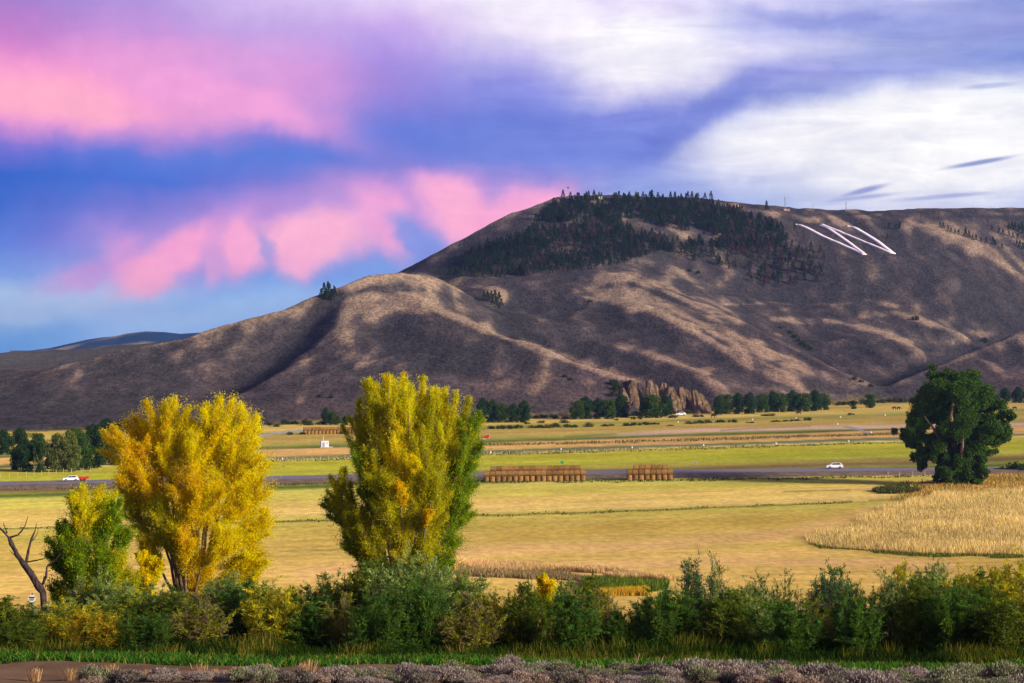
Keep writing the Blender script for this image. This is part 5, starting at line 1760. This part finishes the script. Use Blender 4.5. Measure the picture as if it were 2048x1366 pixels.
def bale(X, Y, Z, upright, label, group):
    o = tag(obj('hay_bale', rb.choice(BM)), label, 'hay bale', group)
    o.location = (X + rb.uniform(-.03, .03), Y + rb.uniform(-.06, .06), Z + (BL / 2 if upright else BR) - .02)
    o.rotation_euler = (rb.uniform(0, 6) if not upright else 0, -math.pi / 2 if upright else rb.uniform(-.02, .02), rb.uniform(-.05, .05))
    o.scale = (rb.uniform(.94, 1.0), rb.uniform(.95, 1.04), rb.uniform(.94, 1.02))
    if upright:
        o.rotation_euler = (0, -math.pi / 2, rb.uniform(0, 6))


def stack(x0, x1, y0, y1, nb, t0, t1, name, group):
    """x0..x1 photo pixels of the base, nb bales long, top row from bale t0 to t1"""
    a = P(x0, y0, H * F / (y0 - 683))
    b = P(x1, y1, H * F / (y1 - 683))
    for i in range(nb):
        f_ = (i + .5) / nb
        c = a + (b - a) * f_
        for r in (0, 1):
            z = gz(c[0], c[1])
            bale(c[0], c[1] + r * 1.5, z, True, 'upright bale in the %s bottom row of %s' % (('front', 'back')[r], name), group)
            bale(c[0] + .1, c[1] + r * 1.5, z + BL, False, 'lying bale in the %s middle row of %s' % (('front', 'back')[r], name), group)
        if t0 <= i < t1:
            bale(c[0] + .3, c[1] + .75, z + BL + BR * 1.75, False, 'lying bale in the top row of ' + name, group)


stack(967, 1171, 964.5, 961.5, 18, 1, 17, 'the long haystack', 'round bales of the long haystack')
stack(1253, 1346, 961, 960, 8, 1, 7, 'the short haystack', 'round bales of the short haystack')
a, b = P(606, 869, 895), P(752, 864, 905)
for i in range(20):
    c = a + (b - a) * (i + .5) / 20
    z = gz(c[0], c[1])
    bale(c[0], c[1], z, True, 'upright bale at the bottom of the far haystack', 'bales of the far haystack')
    bale(c[0], c[1], z + BL, False, 'lying bale on top of the far haystack', 'bales of the far haystack')

# white letter on the hillside
def ribbon(pl, wpx, root, extra=0.5):
    out = []
    for a_, b_ in zip(pl[:-1], pl[1:]):
        k_ = max(2, int(math.hypot(b_[0] - a_[0], b_[1] - a_[1]) / 2))
        for i in range(k_):
            out.append((a_[0] + (b_[0] - a_[0]) * i / k_, a_[1] + (b_[1] - a_[1]) * i / k_))
    out.append(pl[-1])
    P0 = [hit(*q, dmin=1850) for q in out]
    P0 = np.array(P0)
    # smooth along the line
    for _ in range(12):
        P0[1:-1] = (P0[:-2] + P0[1:-1] * 2 + P0[2:]) / 4
    Vv, Ff = [], []
    for i, p in enumerate(P0):
        j0, j1 = max(0, i - 1), min(len(P0) - 1, i + 1)
        tx_ = P0[j1] - P0[j0]
        tx_[2] = 0
        tx_ /= np.linalg.norm(tx_)
        sd = np.array((tx_[1], -tx_[0], 0))
        for s_ in (-1, 1):
            q = p + sd * s_ * wpx
            q[2] = p[2]
            Vv += [q + (0, 0, extra), q + (0, 0, -1.0)]
    for i in range(len(P0) - 1):
        k_ = i * 4
        Ff += [(k_, k_ + 2, k_ + 6, k_ + 4), (k_ + 1, k_, k_ + 4, k_ + 5), (k_ + 2, k_ + 3, k_ + 7, k_ + 6)]
    e = (len(P0) - 1) * 4
    Ff += [(0, 1, 3, 2), (e, e + 2, e + 3, e + 1)]
    obj('stroke', mesh_np('stroke', np.array(Vv), np.array(Ff), M_rock), root)


lw = tag(empty('hillside_letter', hit(1690, 480, 1850)), 'giant white letter W laid out in painted rock on the mountain side', 'hillside letter')
rootloc = np.array(lw.location)
lw.location = (0, 0, 0)
ribbon([(1590, 449.6), (1600, 451), (1615, 457.5), (1646, 474), (1686, 491), (1729, 510)], 2.2, lw)
ribbon([(1640, 451), (1654, 456), (1690, 481), (1727, 508)], 1.8, lw)
ribbon([(1643, 450.5), (1665, 458.5), (1712, 478), (1784, 507.6)], 1.9, lw)
ribbon([(1694, 453.6), (1707, 454.6), (1752, 482), (1787, 509)], 2.2, lw)

# eroded cliffs: leaning rock fins at the foot of the front spur
M_cliff = terrain_mat('eroded_rock', 0.5, 0.12, 0.35, 0.9, 2.0)
def fins():
    G = [(1254, 772, 806, 9), (1268, 756, 803, 15), (1283, 764, 795, 9), (1304, 757, 795, 13), (1320, 766, 790, 9), (1333, 762, 790, 12), (1351, 770, 806, 16), (1368, 770, 800, 11), (1381, 774, 800, 13), (1396, 776, 800, 13), (1410, 783, 802, 17)]
    for i, (x, yt, yb, wp) in enumerate(G):
        rng = np.random.RandomState(200 + i)
        D = 1150.0 + 8 * (i % 3)
        px_ = D / F
        B = P(x, yb, D)
        g0 = gz(B[0], D)
        top = H + (683 - yt - 4) / F * (D + 34)
        hgt = top - g0
        n1_, n2_ = 18, 15
        Vv = []
        for a_ in range(n2_):
            t_ = a_ / (n2_ - 1)
            rr_ = (1 - t_ ** 5) * 0.3 + 0.32
            for b_ in range(n1_):
                th = b_ / n1_ * 6.283
                k_ = 1 + 0.6 * float(fbm(math.cos(th) * 2.2 + i * 3, math.sin(th) * 2.2 + t_ * 3.2, 4, 5))
                Vv.append((math.cos(th) * wp * px_ * 1.25 * rr_ * k_ + t_ * (0.8 if i % 2 else -0.5), math.sin(th) * 9.0 * rr_ * k_ + t_ * 34.0, -1.5 + t_ * (hgt + 1.5)))
        Vv.append((0, 34.0, hgt + .2))
        Ff = []
        for a_ in range(n2_ - 1):
            for b_ in range(n1_):
                c_ = (b_ + 1) % n1_
                Ff.append((a_ * n1_ + b_, a_ * n1_ + c_, (a_ + 1) * n1_ + c_, (a_ + 1) * n1_ + b_))
        for b_ in range(n1_):
            Ff.append(((n2_ - 1) * n1_ + b_, (n2_ - 1) * n1_ + (b_ + 1) % n1_, len(Vv) - 1, len(Vv) - 1))
        Vv = np.array(Vv)
        cc = np.array(lin((132, 108, 84))) * (0.85 + 0.3 * rng.rand()) * np.ones((len(Vv), 3))
        me = bpy.data.meshes.new('rock_fin')
        me.from_pydata([tuple(v) for v in Vv], [], [f if f[2] != f[3] else f[:3] for f in Ff])
        ca_ = me.color_attributes.new('Col', 'FLOAT_COLOR', 'POINT')
        c4 = np.ones((len(Vv), 4), np.float32)
        c4[:, :3] = cc
        ca_.data.foreach_set('color', c4.ravel())
        me.materials.append(M_cliff)
        o = tag(obj('rock_fin', me), '%s tan eroded rock fin from the left in the cliffs behind the trees' % ORD[i], 'rock', 'eroded fins of the cliffs')
        o.location = (B[0], D, g0)


fins()

# masts on the skyline
def mast(x, yt, yb, kind, label, wid=1.0):
    p = hit(x, yb, 1900) 
    D = p[1]
    hgt = (yb - yt) / F * D + 2
    root = tag(empty('radio_mast', p - (0, 0, 1.5)), label, 'radio mast')
    tb = Tubes(4)
    if kind == 'lattice':
        r = wid * .5
        legs = [(r, 0), (-r * .5, r * .87), (-r * .5, -r * .87)]
        for q in legs:
            tb.add(np.array([(q[0], q[1], 0), (q[0], q[1], hgt)]), .11)
        k_ = int(hgt / 1.6)
        for i in range(k_):
            for j in range(3):
                a_, b_ = legs[j], legs[(j + 1) % 3]
                tb.add(np.array([(a_[0], a_[1], i * hgt / k_), (b_[0], b_[1], (i + 1) * hgt / k_)]), .07)
    else:
        tb.add(np.array([(0, 0, 0), (0, 0, hgt)]), .16 * wid)
    obj('tower', tb.mesh('tower', M_metal), root)
    return root, hgt


r_, h_ = mast(1137, 380, 401, 'pole', 'mast with a flat crowned head at the left end of the summit', 1.5)
bm = bmesh.new()
bmesh.ops.create_cone(bm, cap_ends=True, segments=14, radius1=.5, radius2=2.0, depth=1.0)
for v in bm.verts:
    v.co.z += h_
obj('antenna_head', bm_mesh('antenna_head', bm, M_offw), r_)
mast(1166, 390, 400, 'pole', 'short thin mast just right of the crowned mast', .8)
mast(1179, 389, 400, 'pole', 'middle one of three thin masts right of the crowned mast', .8)
mast(1193, 385, 400, 'pole', 'taller thin mast furthest right on the wooded summit', .9)
r_, h_ = mast(1570, 394, 421, 'lattice', 'tallest lattice mast on the bare skyline, above a pale hut', 1.3)
bm = bmesh.new()
bmesh.ops.create_uvsphere(bm, u_segments=10, v_segments=6, radius=.6)
for v in bm.verts:
    v.co.z += h_
obj('beacon', bm_mesh('beacon', bm, M_offw), r_)
mast(1626, 408, 423, 'pole', 'thin mast between the two lattice masts on the skyline', .8)
mast(1692, 405, 424, 'lattice', 'second lattice mast on the skyline, above the white letter', .9)
mast(1980, 413, 420, 'pole', 'very small mast on the skyline at the right', .8)
mast(2000, 411, 420, 'pole', 'slightly taller of the two tiny masts at far right skyline', .8)


def hut(x, y, wpx, hpx, label, m):
    p = hit(x, y, 1900)
    k_ = p[1] / F
    root = tag(empty('summit_hut', p), label, 'hut')
    box('wall', (0, 0, hpx * k_ / 2 - .5), (wpx * k_, 3.0, hpx * k_ + 1), m, root)
    box('roof', (0, 0, hpx * k_ + .1), (wpx * k_ + .5, 3.5, .25), M_metal, root)
    box('door', (wpx * k_ * .2, -1.52, hpx * k_ * .4 - .2), (.9, .06, hpx * k_ * .8), M_black, root)


hut(1573, 422, 11, 3, 'pale hut at the foot of the tallest lattice mast', M_tan)
hut(1160, 400, 7, 3, 'small pale hut left of the thin masts on the summit', M_tan)
hut(1200, 399, 9, 4, 'larger pale hut right of the thin masts on the summit', M_offw)
hut(1148, 401, 5, 3, 'tiny white hut beside the crowned mast', M_offw)

# airfield hut, wind indicator, marker cones, cows, signs, fences
def airfield_hut():
    p = P(649, 894.5, H * F / (894.5 - 683))
    root = tag(empty('equipment_hut', p, 0.25), 'white boxy hut with a tall pale pole standing in the fields between the poplars', 'hut')
    box('wall', (0, 0, 1.05), (2.6, 2.2, 2.1), M_white, root, .04)
    box('roof', (0, 0, 2.16), (2.8, 2.4, .12), M_offw, root)
    box('door', (-.5, -1.12, .9), (.8, .06, 1.7), M_metal, root)
    box('vent', (.7, -1.12, 1.4), (.5, .06, .4), M_metal, root)
    box('pole', (-.3, .6, 3.1), (.22, .22, 1.9), M_tan, root)
    box('pad', (.6, 0, .06), (4.4, 2.8, .12), M_offw, root)


airfield_hut()


def windtee():
    p = P(968, 879.5, 850)
    p[2] = gz(p[0], p[1])
    root = tag(empty('wind_indicator', p, -0.25), 'red and orange tent-shaped wind indicator on a white frame right of the middle poplar', 'wind indicator')
    bm = bmesh.new()
    vs_ = [bm.verts.new(q) for q in ((-2.3, 0, .5), (2.0, -.9, .5), (2.0, .9, .5), (2.0, 0, 1.75))]
    for f_ in ((0, 1, 3), (0, 3, 2), (1, 2, 3), (0, 2, 1)):
        bm.faces.new([vs_[k_] for k_ in f_])
    obj('cover', bm_mesh('cover', bm, M_redo), root)
    box('frame', (0, 0, .4), (4.4, .12, .12), M_white, root)
    box('stand', (0, 0, .18), (.9, .9, .36), M_white, root)
    box('base_board', (-.4, -.5, .1), (2.6, .1, .25), M_white, root)


windtee()
cb = bmesh.new()
bmesh.ops.create_cone(cb, cap_ends=True, segments=14, radius1=.42, radius2=.12, depth=.75)
for v in cb.verts:
    v.co.z += .4
bmesh.ops.create_cone(cb, cap_ends=True, segments=14, radius1=.55, radius2=.55, depth=.06)
CONEM = bm_mesh('cone', cb, M_white)
cones = [(565, 919), (702, 914), (981, 906), (1122, 900), (1264, 896), (1407, 891.5), (1552, 888), (1697, 883.5), (1675, 849), (1742, 866), (1592, 837), (1505, 840), (1681, 835), (1770, 831), (1356, 845)]
for i, (x, y) in enumerate(cones):
    p = P(x, y, H * F / (y - 683))
    p[2] = gz(p[0], p[1])
    near_ = i < 8
    o = tag(obj('marker_cone', CONEM), ('%s white runway marker from the left in the near row' % ORD[i]) if near_ else ['white marker at the top of the taxiway', 'white marker right of the taxiway, nearer than the other', 'tiny white marker in the far field, right of the flat-topped tree row start', 'tiny white marker in the far field, left of the others beyond the hedge', 'tiny white marker in the far field, right of two similar ones', 'tiny white marker furthest right in the far field', 'tiny white marker in front of the brush below the cliffs'][i - 8], 'runway marker', 'white runway markers')
    o.location = p
    o.scale = (.85,) * 3


def signpost(name, x, yc, D, shape, size, m, label, zb, cat='road sign'):
    c = P(x, yc, D)
    g0 = gz(c[0], c[1]) + zb
    root = tag(empty(name, (c[0], D, g0)), label, cat)
    z = c[2] - g0
    tb = Tubes(6)
    tb.add(np.array([(0, .06, 0), (0, .06, z)]), .045)
    obj('post', tb.mesh('post', M_wood), root)
    bm = bmesh.new()
    if shape == 'disc':
        bmesh.ops.create_cone(bm, cap_ends=True, segments=24, radius1=size, radius2=size, depth=.04)
        for v in bm.verts:
            v.co = (v.co.x, v.co.z, v.co.y + z)
    else:
        box_bm(bm, (0, 0, z), (size, .04, size * 1.25))
    pn = obj('panel', bm_mesh('panel', bm, m), root)
    return root, z, pn


r_, z_, pn = signpost('round_sign', 1124, 925, 632, 'disc', .46, M_green, 'round bright green sign standing behind the long haystack', 0)
box('symbol', (.1, -.03, z_ + .08), (.26, .02, .3), plain('deep_green', lin((10, 110, 60)), .5), pn)
r_, z_, pn = signpost('road_sign', 1391.5, 925, 618, 'rect', .62, M_white, 'small white road sign on a pale post right of the short haystack', 0)
box('symbol', (0, -.03, z_ - .05), (.28, .02, .32), M_red, pn)

# round sign in the willows, bottom left
def near_sign():
    D = 78.0
    c = P(64, 1197, D)
    g0 = gz(c[0], c[1])
    z = c[2] - g0
    root = tag(empty('round_marker', (c[0], D, g0)), 'round white marker with a dark red band, on a green post among the willows', 'marker sign')
    tb = Tubes(8)
    tb.add(np.array([(0, .05, 0), (0, .05, z + .18)]), .022)
    obj('post', tb.mesh('post', plain('green_post', lin((60, 90, 70)), .6)), root)

    def disc(nm, r, y, m, parent, zc=0.0, sx=1.0, sz=1.0):
        bm = bmesh.new()
        bmesh.ops.create_cone(bm, cap_ends=True, segments=32, radius1=r, radius2=r, depth=.012)
        for v in bm.verts:
            v.co = (v.co.x * sx, v.co.z + y, v.co.y * sz + z + zc)
        return obj(nm, bm_mesh(nm, bm, m), parent)
    dd = disc('disc', .125, 0, M_white, root)
    box('band', (0, -.009, z + .035), (.20, .006, .05), plain('dark_red', lin((96, 28, 60)), .6), dd)
    disc('lens', .085, -.008, plain('grey_green_lens', lin((140, 150, 130)), .4), dd, -.035, 1.0, .5)


near_sign()


def fence(name, pl, n, h, label, rails=2, wmat=None):
    root = tag(empty(name, (0, 0, 0)), label, 'fence')
    pts_ = [P(x, y, H * F / (y - 683)) for x, y in pl]
    d_ = np.cumsum([0] + [np.linalg.norm(b - a) for a, b in zip(pts_[:-1], pts_[1:])])
    tt = np.linspace(0, d_[-1], n)
    Q = np.stack([np.interp(tt, d_, [p[i] for p in pts_]) for i in range(3)], -1)
    for q in Q:
        q[2] = gz(q[0], q[1])
    root.location = Q[0]
    tb = Tubes(5)
    tb.add(np.array([(0, 0, -.2), (0, 0, h)]), .075)
    pm = tb.mesh('post', M_wood)
    for q in Q:
        o = obj('post', pm, root)
        o.location = q - Q[0]
    tb = Tubes(3)
    for k_ in range(rails):
        tb.add(Q - Q[0] + (0, 0, h * (.5 + .4 * k_)), .012)
    obj('wire', tb.mesh('wire', M_metal), root)


fence('wire_fence', [(540, 923), (960, 911), (1500, 895), (1830, 885)], 92, 1.2, 'long wire fence on pale posts between the two bands of fields')
fence('wire_fence', [(-60, 962), (0, 957), (60, 953), (135, 947), (200, 944)], 17, 1.3, 'wire fence in front of the left cottonwood grove')
fence('wire_fence', [(1776, 956), (1797, 955.5), (1850, 955)], 4, 1.6, 'short piece of fence below the highway, left of the lone cottonwood')


def rails():
    p = P(1850, 968, 575)
    p[2] = gz(p[0], p[1])
    root = tag(empty('broken_fence', p), 'broken wooden rail fence with tipped rails left of the lone cottonwood trunk', 'fence')
    k_ = 575 / F
    def pc(nm, x0, z0, x1, z1, r, m, y=0):
        tb = Tubes(6)
        tb.add(np.array([((x0 - 1850) * k_, y, z0), ((x1 - 1850) * k_, y + .3, z1)]), r)
        obj(nm, tb.mesh(nm, m), root)
    M_b = M_dry
    pc('post', 1815, 0, 1813, 1.4, .09, M_dark_bark)
    pc('post', 1820, 0, 1817, 1.5, .09, M_dark_bark)
    pc('post', 1846, 0, 1844, 1.7, .1, M_dark_bark)
    pc('post', 1851, -.1, 1851, 1.0, .12, M_b)
    pc('post', 1900, -.1, 1897, 1.4, .15, M_b)
    pc('rail', 1815, .5, 1870, .9, .09, M_dark_bark)
    pc('rail', 1850, .9, 1872, 1.7, .08, M_b)
    pc('rail', 1845, .9, 1893, .7, .08, M_dark_bark, .4)
    pc('rail', 1865, .8, 1900, 1.1, .07, M_dark_bark, .2)
    pc('rail', 1840, .15, 1892, .2, .1, M_dark_bark, -.3)


rails()

# cows: one skinned body each
def cow_mesh():
    V_ = [(0, 0, 1.15), (.55, 0, 1.18), (-.6, 0, 1.15), (-.95, 0, 1.1), (-1.25, 0, .85), (-1.45, 0, .6),
          (.5, .22, .8), (.5, .24, .4), (.48, .24, .05), (.5, -.22, .8), (.5, -.24, .4), (.48, -.24, .05),
          (-.6, .2, .8), (-.6, .22, .4), (-.6, .22, .05), (-.6, -.2, .8), (-.6, -.22, .4), (-.6, -.22, .05), (.78, 0, 1.15), (.84, 0, .6)]
    E_ = [(0, 1), (0, 2), (2, 3), (3, 4), (4, 5), (1, 6), (6, 7), (7, 8), (1, 9), (9, 10), (10, 11), (2, 12), (12, 13), (13, 14), (2, 15), (15, 16), (16, 17), (1, 18), (18, 19)]
    R_ = [.40, .36, .36, .24, .17, .11, .16, .08, .06, .16, .08, .06, .14, .08, .06, .14, .08, .06, .06, .03]
    me = bpy.data.meshes.new('cow')
    me.from_pydata(V_, E_, [])
    o = bpy.data.objects.new('cow', me)
    C.objects.link(o)
    sk = o.modifiers.new('s', 'SKIN')
    for i, r in enumerate(R_):
        me.skin_vertices[0].data[i].radius = (r, r)
    me.skin_vertices[0].data[0].use_root = True
    ss = o.modifiers.new('d', 'SUBSURF')
    ss.levels = ss.render_levels = 1
    dg = bpy.context.evaluated_depsgraph_get()
    out_ = bpy.data.meshes.new_from_object(o.evaluated_get(dg))
    bpy.data.objects.remove(o)
    out_.materials.clear()
    out_.materials.append(plain('black_hide', (0.018, 0.015, 0.014), .7))
    return out_


CW = cow_mesh()
for i, (x, y, rz, lab) in enumerate([(1598, 830, 0, 'black cow grazing below the flat-topped tree row'), (1789, 820, .4, 'left one of two black cows near the lone cottonwood crown'), (1797, 820.5, 3.4, 'right one of two black cows near the lone cottonwood crown'), (2030, 820, .2, 'black cow grazing at the far right edge of the fields'), (1426, 836, 2.8, 'black cow grazing left of the flat-topped tree row')]):
    D = H * F / (y - 683)
    p = P(x, y, D)
    o = tag(obj('cow', CW), lab, 'cow', 'black cows in the far field')
    o.location = (p[0], D, gz(p[0], D))
    o.rotation_euler = (0, 0, rz)
    o.scale = (1.25,) * 3

# dark shrub masses on the right behind the lone cottonwood
for x, yb, wd, ht, lab in [(2040, 946, 60, 28, 'big dark rounded bush at the right edge beside the highway'), (2005, 946, 40, 16, 'lower dark bush left of the big one at the right edge'), (1968, 960, 12, 6, 'tiny green bush in the grass right of the lone cottonwood')]:
    shrub(x, yb, wd, ht, 0, lab, None)

# where look-alikes share a description, say which one it is by its place in the row
_seen = {}
for _o in C.objects:
    if _o.parent is None and 'label' in _o.keys():
        _seen.setdefault(_o['label'], []).append(_o)
for _l, _os in _seen.items():
    if 1 < len(_os) <= 100 and len(_l.split()) <= 12:
        _os.sort(key=lambda q: q.location.x / q.location.y)
        for _i, _o in enumerate(_os):
            _o['label'] = _l + ', ' + ORD[_i] + ' from the left'
